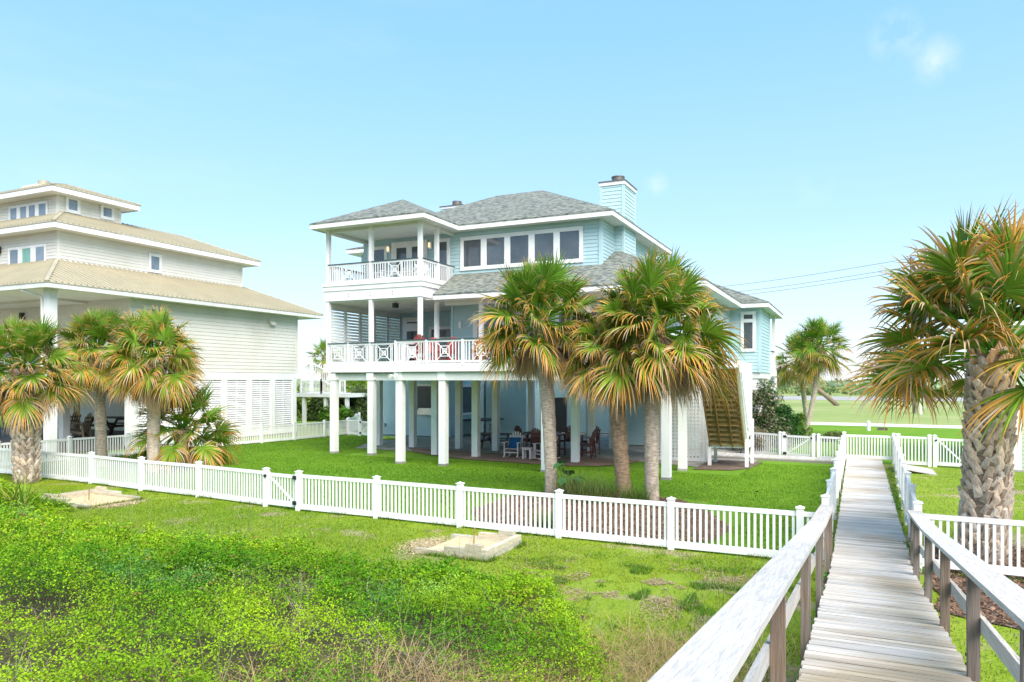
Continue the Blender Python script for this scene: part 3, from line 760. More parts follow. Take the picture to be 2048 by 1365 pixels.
# upper floor glazing
window(bh, 'F', 31.70, -17.60, -11.28, 8.86, 10.50, trim=.13, sash=.05,
       panes=[(0, .172, 0, 1), (.207, .379, 0, 1), (.414, .586, 0, 1), (.621, .793, 0, 1), (.828, 1, 0, 1)], label='row of five large dark picture windows')
window(bh, 'F', 31.70, -23.1, -21.9, 8.3, 10.42, trim=.13)
window(bh, 'F', 31.70, -21.62, -19.50, 8.22, 10.55, trim=.14, sash=.16, panes=[(0, .5, 0, 1), (.5, 1, 0, 1)], name='french_door')
window(bh, 'F', 31.70, -19.08, -18.20, 8.26, 10.52, trim=.13)
for x, z in ((-21.76, 10.22), (-19.30, 10.24)):
    b = MB(); b.tube([(x, 31.69, z - .20), (x, 31.62, z - .16), (x, 31.60, z), (x, 31.62, z + .16), (x, 31.69, z + .20)], [.03, .085, .10, .085, .03], 10)
    m_ = b.build('wall_lamp', 'white_paint', bh, smooth=True)
mm = bpy.data.materials.new('lamp_glow'); mm.use_nodes = True
pb = mm.node_tree.nodes['Principled BSDF']; pb.inputs['Base Color'].default_value = (.9, .75, .5, 1); pb.inputs['Emission Color'].default_value = (1, .66, .32, 1); pb.inputs['Emission Strength'].default_value = .55
M['lamp_glow'] = mm
for x, z in ((-21.76, 10.22), (-19.30, 10.24)):
    b = MB(); b.box(x - .055, x + .055, 31.485, 31.52, z - .12, z + .12); b.build('lamp_glass', 'lamp_glow', bh)
# living level openings
window(bh, 'F', 34.9, -23.05, -21.85, 4.25, 7.02, trim=.12, sash=.14, panes=[(0, 1, 0, .80), (0, 1, .86, 1)], name='door')
window(bh, 'F', 34.9, -21.35, -19.0, 5.72, 6.45, trim=.12)
window(bh, 'F', 31.69, -16.9, -13.6, 4.25, 6.75, trim=.12, sash=.12, panes=[(0, .5, 0, 1), (.5, 1, 0, 1)], name='sliding_door')
window(bh, 'F', 31.69, -12.6, -9.4, 4.9, 6.75, trim=.12, panes=[(0, .48, 0, 1), (.52, 1, 0, 1)])
b = MB(); b.tube([(-17.6, 31.68, 6.02), (-17.6, 31.6, 6.1), (-17.6, 31.58, 6.25), (-17.6, 31.6, 6.38), (-17.6, 31.68, 6.44)], [.03, .08, .09, .08, .03], 10); b.build('wall_lamp', 'white_vinyl', bh, smooth=True)
# louvred screen of the lower porch
b = MB(); x = -23.22
b.box(x - .05, x, 28.75, 34.88, 7.0, 7.3); b.box(x - .05, x, 28.75, 34.88, 4.22, 4.35)
for i in range(6): 
    y = 28.75 + i * 1.215; b.box(x - .055, x + .02, y - .09 if i else y, y + .10, 4.351, 6.999)
b.build('screen_frame', 'shade_white', bh)
for i in range(5):
    b = MB(); ya, yb = 28.85 + i * 1.215 + .02, 28.75 + (i + 1) * 1.215 - .10
    z = 4.38
    while z < 6.95:
        b.bar((x - .02, ya, z + .05), (x - .02, yb, z + .05), .014, .13, up=(-.55, 0, .83)); z += .150
    b.build('louvre_panel', 'shade_white', bh)
# ---- porch columns
for (x, y, z0, z1) in [(-23.22, 28.66, 4.2, 10.78), (-20.72, 28.66, 4.2, 10.78), (-18.02, 28.66, 4.2, 10.78), (-18.02, 30.1, 4.2, 10.78), (-15.55, 29.9, 4.2, 7.2), (-12.9, 29.9, 4.2, 7.2), (-10.4, 29.9, 4.2, 7.2), (-6.3, 29.6, 4.2, 7.2)]:
    b = MB(); r = .088 if x > -23 else .088
    if z1 > 8:
        b.box(x - r, x + r, y - r, y + r, z0, 7.30); b.box(x - r, x + r, y - r, y + r, 8.16, z1)
    else: b.box(x - r, x + r, y - r, y + r, z0, z1)
    b.build('column', 'white_paint', bh)
# band of the upper porch floor
b = MB()
b.box(-23.40, -17.90, 28.54, 28.62, 7.32, 7.86); b.box(-17.96, -17.90, 28.621, 31.6, 7.32, 7.86); b.box(-23.40, -23.34, 28.621, 31.68, 7.32, 7.86)
b.box(-23.46, -17.84, 28.50, 28.58, 7.80, 8.02); b.box(-17.92, -17.84, 28.581, 31.62, 7.80, 8.02); b.box(-23.46, -23.38, 28.581, 31.68, 7.80, 8.02)
b.box(-23.44, -17.80, 28.46, 31.67, 8.02, 8.17)
b.build('upper_porch_floor', 'white_paint', bh)
for x in (-21.95, -20.7, -19.45):
    for z in (7.5, 7.62): b = MB(); b.tube([(x, 28.545, z), (x, 28.525, z)], .03, 8); b.build('bolt', 'steel', bh)
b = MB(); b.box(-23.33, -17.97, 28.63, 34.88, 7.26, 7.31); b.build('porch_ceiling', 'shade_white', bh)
# railings
zt = 9.07
rail_section(bh, (-23.22, 28.60), (-20.72, 28.60), 8.17, zt, centre=1.0, posts=(False, False))
rail_section(bh, (-20.72, 28.60), (-18.02, 28.60), 8.17, zt, centre=1.0, posts=(False, False))
rail_section(bh, (-17.96, 28.66), (-17.96, 30.1), 8.17, zt, posts=(False, False), bal=.19)
rail_section(bh, (-17.96, 30.1), (-17.96, 31.66), 8.17, zt, posts=(False, False), bal=.19)
rail_section(bh, (-23.26, 28.66), (-23.26, 31.66), 8.17, zt, centre=1.0, posts=(False, False))
rail_section(bh, (-23.22, 28.58), (-21.97, 28.58), 4.30, 5.28, centre=1.0, posts=(False, True))
rail_section(bh, (-21.97, 28.58), (-20.72, 28.58), 4.30, 5.28, centre=1.0, posts=(False, False))
rail_section(bh, (-20.72, 28.58), (-19.2, 28.58), 4.30, 5.28, centre=1.0, posts=(False, True))
rail_section(bh, (-19.2, 28.58), (-17.62, 28.58), 4.30, 5.28, centre=1.0, posts=(False, False))
DX = [-17.6, -16.1, -14.4, -12.75, -11.1, -9.45, -7.75, -5.95]
for i in range(len(DX) - 1):
    rail_section(bh, (DX[i], 26.1), (DX[i + 1], 26.1), 4.24, 5.19, centre=1.0, posts=(i == 0, True), ptop=0)
rail_section(bh, (-17.6, 26.1), (-17.6, 28.55), 4.24, 5.19, centre=1.0, posts=(False, False))
rail_section(bh, (-5.92, 26.15), (-5.92, 27.9), 4.24, 5.19, centre=1.0, posts=(False, True))
# ---- roofs
ze, p = 10.98, 0.485
EL, ER, FM, FP, BK = -23.72, -9.68, 31.0, 27.85, 42.35
D = 5.67; zr = ze + p * D; hp = (-17.33 - EL) / 2; zp = ze + p * hp; px_ = EL + hp
roof_planes(bh, [
    [(px_ + hp, FM, ze), (ER, FM, ze), (ER - D, FM + D, zr), (EL + D, FM + D, zr), (px_, FM + hp, zp)],
    [(EL, FP, ze), (px_ + hp, FP, ze), (px_, FP + hp, zp)],
    [(px_ + hp, FP, ze), (px_ + hp, FM, ze), (px_, FM + hp, zp), (px_, FP + hp, zp)],
    [(ER, FM, ze), (ER, BK, ze), (ER - D, FM + D, zr)],
    [(ER, BK, ze), (EL, BK, ze), (EL + D, FM + D, zr), (ER - D, FM + D, zr)],
    [(EL, BK, ze), (EL, FP, ze), (px_, FP + hp, zp), (px_, FM + hp, zp), (EL + D, FM + D, zr)]], name='upper_roof')
f = MB(); o = -.025
fascia_run(f, [(EL + .03, BK), (EL + .03, FP + .03), (-17.36, FP + .03), (-17.36, FM + .03), (ER - .03, FM + .03), (ER - .03, BK - .03), (EL, BK - .03)], ze - .045, .22)
f.build('fascia', 'white_paint', bh)
b = MB(); b.box(EL + .06, -17.4, FP + .06, 31.68, 10.76, 10.79); b.box(-17.39, ER - .06, FM + .06, BK - .06, 10.765, 10.79); b.box(EL + .06, -17.39, 31.685, BK - .06, 10.762, 10.791)
b.box(-23.3, -17.9, 28.6, 28.72, 10.62, 10.76); b.box(-18.1, -17.94, 28.72, 31.68, 10.62, 10.759); b.box(-23.3, -23.14, 28.72, 31.68, 10.62, 10.759)
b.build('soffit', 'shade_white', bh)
# left bump roof
roof_planes(bh, [[(-26.4, 34.1, 10.98), (-23.74, 34.1, 10.98), (-23.74, 35.6, 11.5), (-24.9, 35.6, 11.5)], [(-26.4, 41, 10.98), (-26.4, 34.1, 10.98), (-24.9, 35.6, 11.5), (-24.9, 39.5, 11.5)]], name='side_roof')
b = MB(); b.box(-26.4, -23.75, 34.1, 34.14, 10.72, 10.905); b.box(-26.4, -26.36, 34.141, 41, 10.72, 10.905); b.box(-26.35, -23.75, 34.15, 41, 10.73, 10.75); b.build('fascia', 'white_paint', bh)
# lower roofs
zl, pl, ey, ex = 7.42, .45, 28.8, -5.3
wx = -10.43; t1 = ex - wx
roof_planes(bh, [
    [(-17.45, ey, zl), (ex, ey, zl), (wx, ey + t1, zl + pl * t1), (wx, 31.68, zl + pl * (31.68 - ey)), (-17.95, 31.68, zl + pl * (31.68 - ey))],
    [(ex, ey, zl), (ex, 38.5, zl), (wx, 38.5 + t1, zl + pl * t1), (wx, ey + t1, zl + pl * t1)],
    [(ex, 38.5, zl), (-4.02, 38.5, zl), (-4.02 - t1, 38.5 + t1, zl + pl * t1), (wx, 38.5 + t1 + .0, zl + pl * t1)],
    [(-4.02, 38.5, zl), (-4.02, 46.3, zl), (-4.02 - 3.9, 42.4, zl + pl * 3.9)],
    [(-4.02, 46.3, zl), (wx, 46.3, zl), (wx, 42.4, zl + pl * 3.9), (-7.92, 42.4, zl + pl * 3.9)]], name='lower_roof')
f = MB(); fascia_run(f, [(-17.42, ey + .03), (ex - .03, ey + .03), (ex - .03, 38.53), (-4.05, 38.53), (-4.05, 46.27), (-10, 46.27)], zl - .045, .21)
b = MB(); f.build('fascia', 'white_paint', bh)
b.box(-17.9, ex - .06, ey + .06, 31.68, 7.19, 7.215); b.box(-6.0, ex - .06, 31.69, 38.6, 7.19, 7.214); b.box(-6.2, -4.1, 38.6, 46.2, 7.188, 7.212)
b.box(-17.4, -6, 29.82, 29.98, 7.0, 7.19)
b.build('soffit', 'shade_white', bh)
# chimneys
ch = siding_block(bh, -11.1, -9.97, 33.62, 35.55, 8.3, 12.78, 'blue_siding', corner='blue_siding', board=.175, name='chimney', cw=.09)
b = MB(); b.box(-11.16, -9.90, 33.56, 35.61, 12.72, 12.88); b.build('cap_trim', 'white_paint', ch)
b = MB(); b.box(-11.19, -9.87, 33.53, 35.64, 12.88, 12.93); b.build('cap_plate', 'flue', ch)
b = MB(); b.tube([(-10.45, 34.3, 12.93), (-10.45, 34.3, 13.22)], .30, 20); b.tube([(-10.45, 34.3, 13.222), (-10.45, 34.3, 13.27)], .32, 20); b.build('flue_pipe', 'flue', ch)
cxx = atY(903, 410, 40.0)[0]; cz = atY(898, 413, 40.0)[2]
c2 = siding_block(bh, cxx - .75, cxx + .75, 40.0, 41.6, 9, cz - .12, 'blue_siding', corner='blue_siding', name='chimney')
b = MB(); b.box(cxx - .8, cxx + .8, 39.94, 41.66, cz - .14, cz - .02); b.build('cap_trim', 'white_paint', c2)
b = MB(); b.box(cxx - .83, cxx + .83, 39.9, 41.7, cz - .02, cz + .03); b.tube([(cxx, 40.7, cz + .03), (cxx, 40.7, cz + .42)], .30, 18); b.build('flue_pipe', 'flue', c2)
# ---- stairs at the right end of the deck
SX0, SX1 = -5.55, -4.14
b = MB(); n = 15
T0, T1 = Vector((0, 28.75, 4.05)), Vector((0, 31.05, 1.0))
for i in range(n):
    f0 = i / n; yy = T0.y + (T1.y - T0.y) * (i + .5) / n; zz = T0.z + (T1.z - T0.z) * (i + .5) / n
    c = rcol(.7, 1.15, .12)
    b.box(SX0 + .05, SX1 - .05, yy - .10, yy + .10, zz - .02, zz + .02, c)
    b.box(SX0 + .052, SX1 - .052, yy - .105, yy - .075, zz - .22, zz - .021, rcol(.7, 1.15, .12))
for x in (SX0 + .03, SX0 + .47, SX1 - .47, SX1 - .03): b.bar((x, T0.y - .12, T0.z - .22), (x, T1.y - .1, T1.z - .16), .045, .11, up=(0, .8, .6), col=(.95, .9, .75))
b.build('staircase', 'stair_wood', bh)
b = MB(); xg = -4.08
poly = [(28.55, 4.25), (32.45, 4.22), (32.45, 1.25), (31.25, 1.25), (31.02, 1.05), (28.7, 4.0), (28.55, 4.0)]
n = len(poly); vs = [(xg - .03, y_, z_) for y_, z_ in poly] + [(xg + .03, y_, z_) for y_, z_ in poly]
b.add(vs, [tuple(range(n)), tuple(range(n, 2 * n))[::-1]] + [(i, i + n, (i + 1) % n + n, (i + 1) % n) for i in range(n)])
b.build('stair_guard', 'white_paint', bh)
b = MB(); b.bar((SX1 + .0, 28.8, 4.05), (SX1 + .0, 31.0, 1.15), .05, .24, up=(0, .8, .6)); b.bar((SX0, 28.8, 4.05), (SX0, 31.0, 1.15), .05, .24, up=(0, .8, .6)); b.build('stringer', 'white_paint', bh)
b = MB(); b.box(SX0 - .05, SX1 + .1, 30.98, 31.04, .78, 1.06); b.box(SX0 - .05, SX0, 31.041, 32.4, .78, 1.06); b.box(SX1 + .05, SX1 + .1, 31.041, 32.4, .78, 1.06); b.box(SX0, SX1 + .05, 31.05, 32.4, .94, 1.0); b.build('stair_landing', 'white_paint', bh)
for x, y in ((SX0 - .0, 31.01), (SX1 + .06, 31.0), (SX0, 32.4), (SX1 + .08, 32.5)):
    b = MB(); b.box(x - .065, x + .065, y - .065, y + .065, -.02, .8 if x < -5 else 1.9); b.build('landing_post', 'white_paint', bh)
b = MB(); b.bar((SX1 + .13, 28.9, 3.85), (SX1 + .13, 31.2, 1.25), .03, .07, up=(0, .8, .6)); b.build('stair_handrail', 'shade_white', bh)
b = MB(); b.box(-5.9, -4.1, 27.9, 28.75, 4.0, 4.215); b.build('stair_top_platform', 'white_paint', bh)
# slab and pavers
sheet('patio', [(-23.6, 31.2), (-17.8, 30.9), (-8.7, 31.3), (-5.0, 29.9), (-4.2, 30.3), (-4.0, 33.6), (-4.0, 46.5), (-28, 46.5), (-28.1, 39.3), (-26, 36.4)], .022, 'concrete')
arc = [(-21.2, 32.5), (-19.6, 30.6), (-17.6, 29.5), (-16.2, 28.95), (-14.5, 28.65), (-12.5, 28.45), (-10.6, 28.4), (-9.6, 28.75), (-8.95, 29.5), (-8.65, 30.6), (-8.7, 31.7), (-16.0, 31.75), (-18.5, 32.4)]
sheet('terrace', arc, .034, 'paver')
sheet('gravel_bed', [(-5.9, 29.3), (-4.5, 29.6), (-3.9, 30.6), (-3.7, 33.2), (-5.9, 33.4)], .030, 'mulch')
# gutter light, flood light, fan
b = MB(); b.tube([(-17.75, 26.0, 3.72), (-17.75, 25.85, 3.68)], [.05, .09], 10); b.tube([(-17.5, 26.0, 3.74), (-17.48, 25.82, 3.70)], [.05, .09], 10); b.build('flood_light', 'white_paint', bh, smooth=False)
cf = thing('ceiling_fan', 'ceiling fan with pale blades under the porch ceiling', 'fan', (-19.6, 31.0, 7.0))
b = MB(); b.tube([(-19.6, 31, 7.26), (-19.6, 31, 7.06)], .02, 8); b.tube([(-19.6, 31, 7.08), (-19.6, 31, 7.0), (-19.6, 31, 6.92)], [.06, .11, .05], 12); b.build('motor', 'tan_chair', cf)
for k in range(5):
    a_ = k * 1.2566 + .3; b = MB(); b.bar((-19.6 + .12 * math.cos(a_), 31 + .12 * math.sin(a_), 7.02), (-19.6 + .62 * math.cos(a_), 31 + .62 * math.sin(a_), 7.03), .13, .012); b.build('blade', 'timber', cf)
sp = thing('speaker', 'small black speaker hanging from the lower porch ceiling', 'speaker', (-20.0, 29.6, 7.1))
b = MB(); b.box(-20.12, -19.9, 29.5, 29.72, 6.98, 7.2); b.box(-20.02, -20.0, 29.6, 29.62, 7.2, 7.26); b.build('speaker_box', 'hardware', sp)
tv = thing('wall_heater', 'black framed steel wall unit high on the shaded blue wall', 'wall unit', (-16.6, 46.5, 2.8))
xa, xb = atY(1057, 770, 46.5)[0], atY(1079, 770, 46.5)[0]
b = MB(); b.box(xa, xb, 46.35, 46.5, 2.95, 3.55); b.build('housing', 'hardware', tv)
b = MB(); b.box(xa + .2, xb - .2, 46.3, 46.35, 3.1, 3.5); b.build('panel', 'steel', tv)

# ================================================================== BEIGE HOUSE (left)
nh = thing('beach_house', 'beige beach house with three tan metal roofs and white louvred ground floor', 'house', (-38, 30, 0))
siding_block(nh, -48, -33.9, 26.1, 38.6, 4.0, 7.95, 'cream_siding', corner='cream_siding', board=.21)
siding_block(nh, -50, -37.2, 24.5, 37.0, 7.6, 11.3, 'cream_siding', corner='cream_siding', sides='FRB')
siding_block(nh, -50, -39.4, 25.9, 29.7, 11.2, 13.75, 'cream_siding', corner='cream_siding', sides='FRB')
def metal_side(root, e, w, name):
    """e=(x,y0,y1,z) right eave, w=(x,y0,y1,z) its upper edge; the front slope shares the hip"""
    b = MB(); (xe, ya, yb, zE), (xw, yc, yd, zW) = e, w
    r = [(xe, ya, zE), (xe, yb, zE), (xw, yd, zW), (xw, yc, zW)]
    b.slab(r, .05); b.slab([(-60, ya, zE), (xe, ya, zE), (xw, yc, zW), (-60, yc, zW)], .05)
    b.slab([(xe, yb, zE), (-60, yb, zE), (-60, yd, zW), (xw, yd, zW)], .05)
    b.build(name, 'tan_metal', root); rb = MB()
    y = ya + .15
    while y < yb - .1:
        f1 = 1.0
        if y < yc: f1 = (y - ya) / (yc - ya)
        elif y > yd: f1 = (yb - y) / (yb - yd)
        rb.bar((xe, y, zE + .012), (xe + (xw - xe) * f1, y, zE + (zW - zE) * f1 + .012), .055, .10); y += .30
    x = xe - .15
    while x > -50:
        f1 = min(1.0, (xe - x) / (xe - xw)); rb.bar((x, ya, zE + .012), (x, ya + (yc - ya) * f1, zE + (zW - zE) * f1 + .012), .055, .10); x -= .30
    rb.build('roof_rib', 'tan_metal', root)
    h_ = MB(); h_.bar((xe, ya, zE + .03), (xw, yc, zW + .03), .16, .05); h_.build('hip_cap', 'tan_metal', root); h_ = MB(); h_.bar((xe, yb, zE + .03), (xw, yd, zW + .03), .16, .05); h_.build('hip_cap', 'tan_metal', root)
metal_side(nh, (-33.0, 21.2, 40.2, 7.98), (-37.3, 24.55, 37.2, 9.75), 'lower_roof')
metal_side(nh, (-36.4, 23.75, 37.9, 11.52), (-39.9, 26.6, 34.5, 12.9), 'middle_roof')
metal_side(nh, (-38.6, 25.1, 30.45, 13.90), (-41.4, 27.72, 27.84, 14.80), 'top_roof')
f = MB(); fascia_run(f, [(-55, 21.24), (-33.04, 21.24), (-33.04, 40.16), (-45, 40.16)], 7.92, .20); f.build('gutter', 'gutter', nh)
f = MB(); fascia_run(f, [(-55, 23.79), (-36.44, 23.79), (-36.44, 37.86), (-45, 37.86)], 11.46, .26); fascia_run(f, [(-55, 25.14), (-38.64, 25.14), (-38.64, 30.41), (-45, 30.41)], 13.84, .26); f.build('fascia', 'white_paint', nh)
b = MB(); b.box(-55, -33.08, 21.3, 40.1, 7.74, 7.77); b.box(-55, -36.48, 23.85, 37.8, 11.22, 11.25); b.box(-55, -38.68, 25.2, 30.3, 13.60, 13.63); b.build('soffit', 'cream_siding', nh)
# columns, porch floor, ground level
for (x, y, z1) in ((-33.95, 22.0, 7.75), (-38.4, 22.0, 7.75), (-43.2, 22.0, 7.75)):
    b = MB(); b.box(x - .2, x + .2, y - .2, y + .2, -.05, z1); b.build('column', 'white_paint', nh)
for (x, y) in ((-43.5, 29.7), (-33.98, 26.2), (-39.4, 26.3), (-45.3, 30.9), (-42.3, 33.5)):
    b = MB(); b.box(x - .2, x + .2, y - .2, y + .2, -.05, 3.98); b.build('column', 'white_paint', nh)
b = MB(); b.box(-55, -33.7, 21.8, 26.06, 3.9, 4.2); b.build('porch_floor', 'cream_siding', nh)
b = MB(); b.tube([(-34.9, 21.25, 7.78), (-34.9, 21.3, 7.66), (-34.25, 21.75, 7.45), (-34.2, 21.76, 7.2), (-34.2, 21.76, 3.5)], .055, 8); b.build('downspout', 'gutter', nh)
b = MB(); b.box(-48, -34.02, 38.3, 38.5, 0, 3.99); b.box(-55, -42.2, 33.9, 34.1, 0, 3.99); b.box(-42.2, -42.0, 34.1, 38.3, 0, 3.99); b.build('ground_wall', 'cream_siding', nh)
b = MB(); b.box(-40.5, -39.2, 38.2, 38.29, .1, 2.5); b.build('ground_door', 'shade_white', nh)
b = MB(); b.box(-55, -33.9, 21.5, 38.3, .02, .16); b.build('ground_deck', 'brown_wood', nh)
# louvred ground-floor screens along the right wall
ys = [26.4 + i * (38.3 - 26.4) / 6 for i in range(7)]
b = MB(); b.box(-34.0, -33.88, 26.3, 38.5, 3.55, 3.99); b.box(-34.0, -33.88, 26.3, 38.5, .1, .3)
for y in ys: b.box(-34.02, -33.84, y - .17, y + .17, .1, 3.8)
b.build('screen_frame', 'white_paint', nh)
for i in range(6):
    for k in range(2):
        ya = ys[i] + .19 + k * ((ys[i + 1] - ys[i] - .38) / 2 + .02); yb = ya + (ys[i + 1] - ys[i] - .38) / 2 - .04
        b = MB(); z = .36
        while z < 3.5: b.bar((-33.94, ya, z), (-33.94, yb, z), .014, .122, up=(-.45, 0, .89)); z += .135
        b.box(-33.99, -33.92, yb, yb + .07, .3, 3.55); b.build('louvre_panel', 'white_paint', nh)
# windows
window(nh, 'F', 25.9, atY(20, 420, 25.9)[0], atY(97, 420, 25.9)[0], 12.15, 13.35, panes=[(0, .20, 0, 1), (.28, .47, 0, 1), (.52, .71, 0, 1), (.79, 1, 0, 1)], glass='pale_glass')
window(nh, 'F', 24.5, atY(19, 510, 24.5)[0], atY(94, 510, 24.5)[0], 8.85, 10.6, panes=[(0, .26, 0, 1), (.36, .62, 0, 1), (.74, 1, 0, 1)], glass='pale_glass', pane_mats=['pale_glass', 'curtain', 'pale_glass'])
def rwin(X, x0, x1, ya, yb, glass='pale_glass', **k):
    a0, a1 = atX(x0, 0, X)[1], atX(x1, 0, X)[1]; z1 = (atX(x0, ya, X)[2]); z0 = atX(x0, yb, X)[2]
    return window(nh, 'R', X, a0, a1, z0, z1, glass=glass, **k)
rwin(-39.4, 130, 159, 391, 424, trim=.13); rwin(-39.4, 200, 227, 408, 437, trim=.13)
rwin(-37.2, 296, 322, 506, 544, trim=.13)
rwin(-33.9, 286, 326, 611, 680, trim=.13)
window(nh, 'F', 26.1, atY(-30, 680, 26.1)[0], atY(40, 680, 26.1)[0], 4.3, 6.5, panes=[(0, .47, 0, 1), (.53, 1, 0, 1)], glass='pale_glass', name='sliding_door')
window(nh, 'F', 26.1, atY(63, 680, 26.1)[0], atY(95, 680, 26.1)[0], 4.25, 6.5, glass='pale_glass', name='door', sash=.12)
window(nh, 'F', 26.1, atY(178, 680, 26.1)[0], atY(200, 680, 26.1)[0], 5.0, 6.5, glass='pale_glass')
for X_, x, y in ((26.1, 49, 632), (24.5, 2, 500)):
    a_ = atY(x, y, X_); b = MB(); b.box(a_[0] - .10, a_[0] + .10, X_ - .25, X_ - .06, a_[2] - .22, a_[2] + .16); b.box(a_[0] - .05, a_[0] + .05, X_ - .06, X_ - .02, a_[2], a_[2] + .1); b.build('wall_lantern', 'dark_metal', nh)
b = MB(); a_ = atX(541, 643, -33.9); b.slab([(-33.86, a_[1] - .22, a_[2] + .15), (-33.62, a_[1] - .22, a_[2] - .12), (-33.62, a_[1] + .22, a_[2] - .12), (-33.86, a_[1] + .22, a_[2] + .15)], .12); b.build('vent_hood', 'cream_siding', nh)
cb = atY(75, 375, 29.0)
b = MB(); b.box(cb[0] - .9, cb[0] + .5, 28.6, 30, 13.6, cb[2] + .08); b.build('chimney', 'cream_siding', nh)
b = MB(); b.tube([(cb[0] + .15, 29.3, cb[2] + .08), (cb[0] + .15, 29.3, cb[2] + .42)], .33, 16); b.build('flue_pipe', 'tan_metal', nh)
# stair deck behind
sd = thing('stair_deck', 'white railed stair deck behind the beige house', 'deck', (-37, 46, 0))
b = MB(); b.box(-40, -34.6, 45.0, 47.6, 2.25, 2.55); b.build('platform', 'white_paint', sd)
for x in (-39.0, -36.9, -34.9):
    b = MB(); b.box(x - .12, x + .12, 45.1, 45.34, 0, 2.25); b.build('post', 'white_paint', sd)
for a_, c_ in ((-39.2, -37.2), (-37.2, -35.0)): rail_section(sd, (a_, 45.05), (c_, 45.05), 2.6, 3.55, posts=(True, True), cap=False, bal=.14, ptop=.08)
b = MB()
b.bar((-39.3, 46.5, 4.9), (-36.6, 46.5, 3.7), .06, .09); b.bar((-39.3, 46.5, 4.0), (-36.6, 46.5, 2.8), .06, .09)
for i in range(14): x = -39.2 + i * .19; b.box(x - .02, x + .02, 46.48, 46.52, 3.95 - i * .084, 4.85 - i * .084)
b.box(-39.5, -39.3, 46.4, 46.6, 2.5, 5.2); b.box(-36.75, -36.6, 46.4, 46.6, 2.5, 3.9)
b.build('stair_rail', 'white_paint', sd)

# ================================================================== PALE GREEN HOUSE (right edge)
gh = thing('beach_house', 'pale green sided house corner at the right edge behind the big palm', 'house', (9, 34, 0))
siding_block(gh, 5.45, 16, 34.2, 44, 0.0, 5.6, 'green_siding', corner='white_paint', cw=.24, board=.16)
b = MB(); b.box(5.2, 16, 33.9, 34.15, -.05, .08); b.build('foundation', 'concrete', gh)
roof_planes(gh, [[(4.9, 33.5, 5.9), (17, 33.5, 5.9), (12, 38.5, 8.2), (9.9, 38.5, 8.2)], [(4.9, 44, 5.9), (4.9, 33.5, 5.9), (9.9, 38.5, 8.2), (9.9, 39, 8.2)]])
b = MB(); fascia_run(b, [(4.93, 44), (4.93, 33.53), (17, 33.53)], 5.85, .24); b.box(4.96, 16, 33.56, 43.9, 5.60, 5.63); b.build('fascia', 'white_paint', gh)

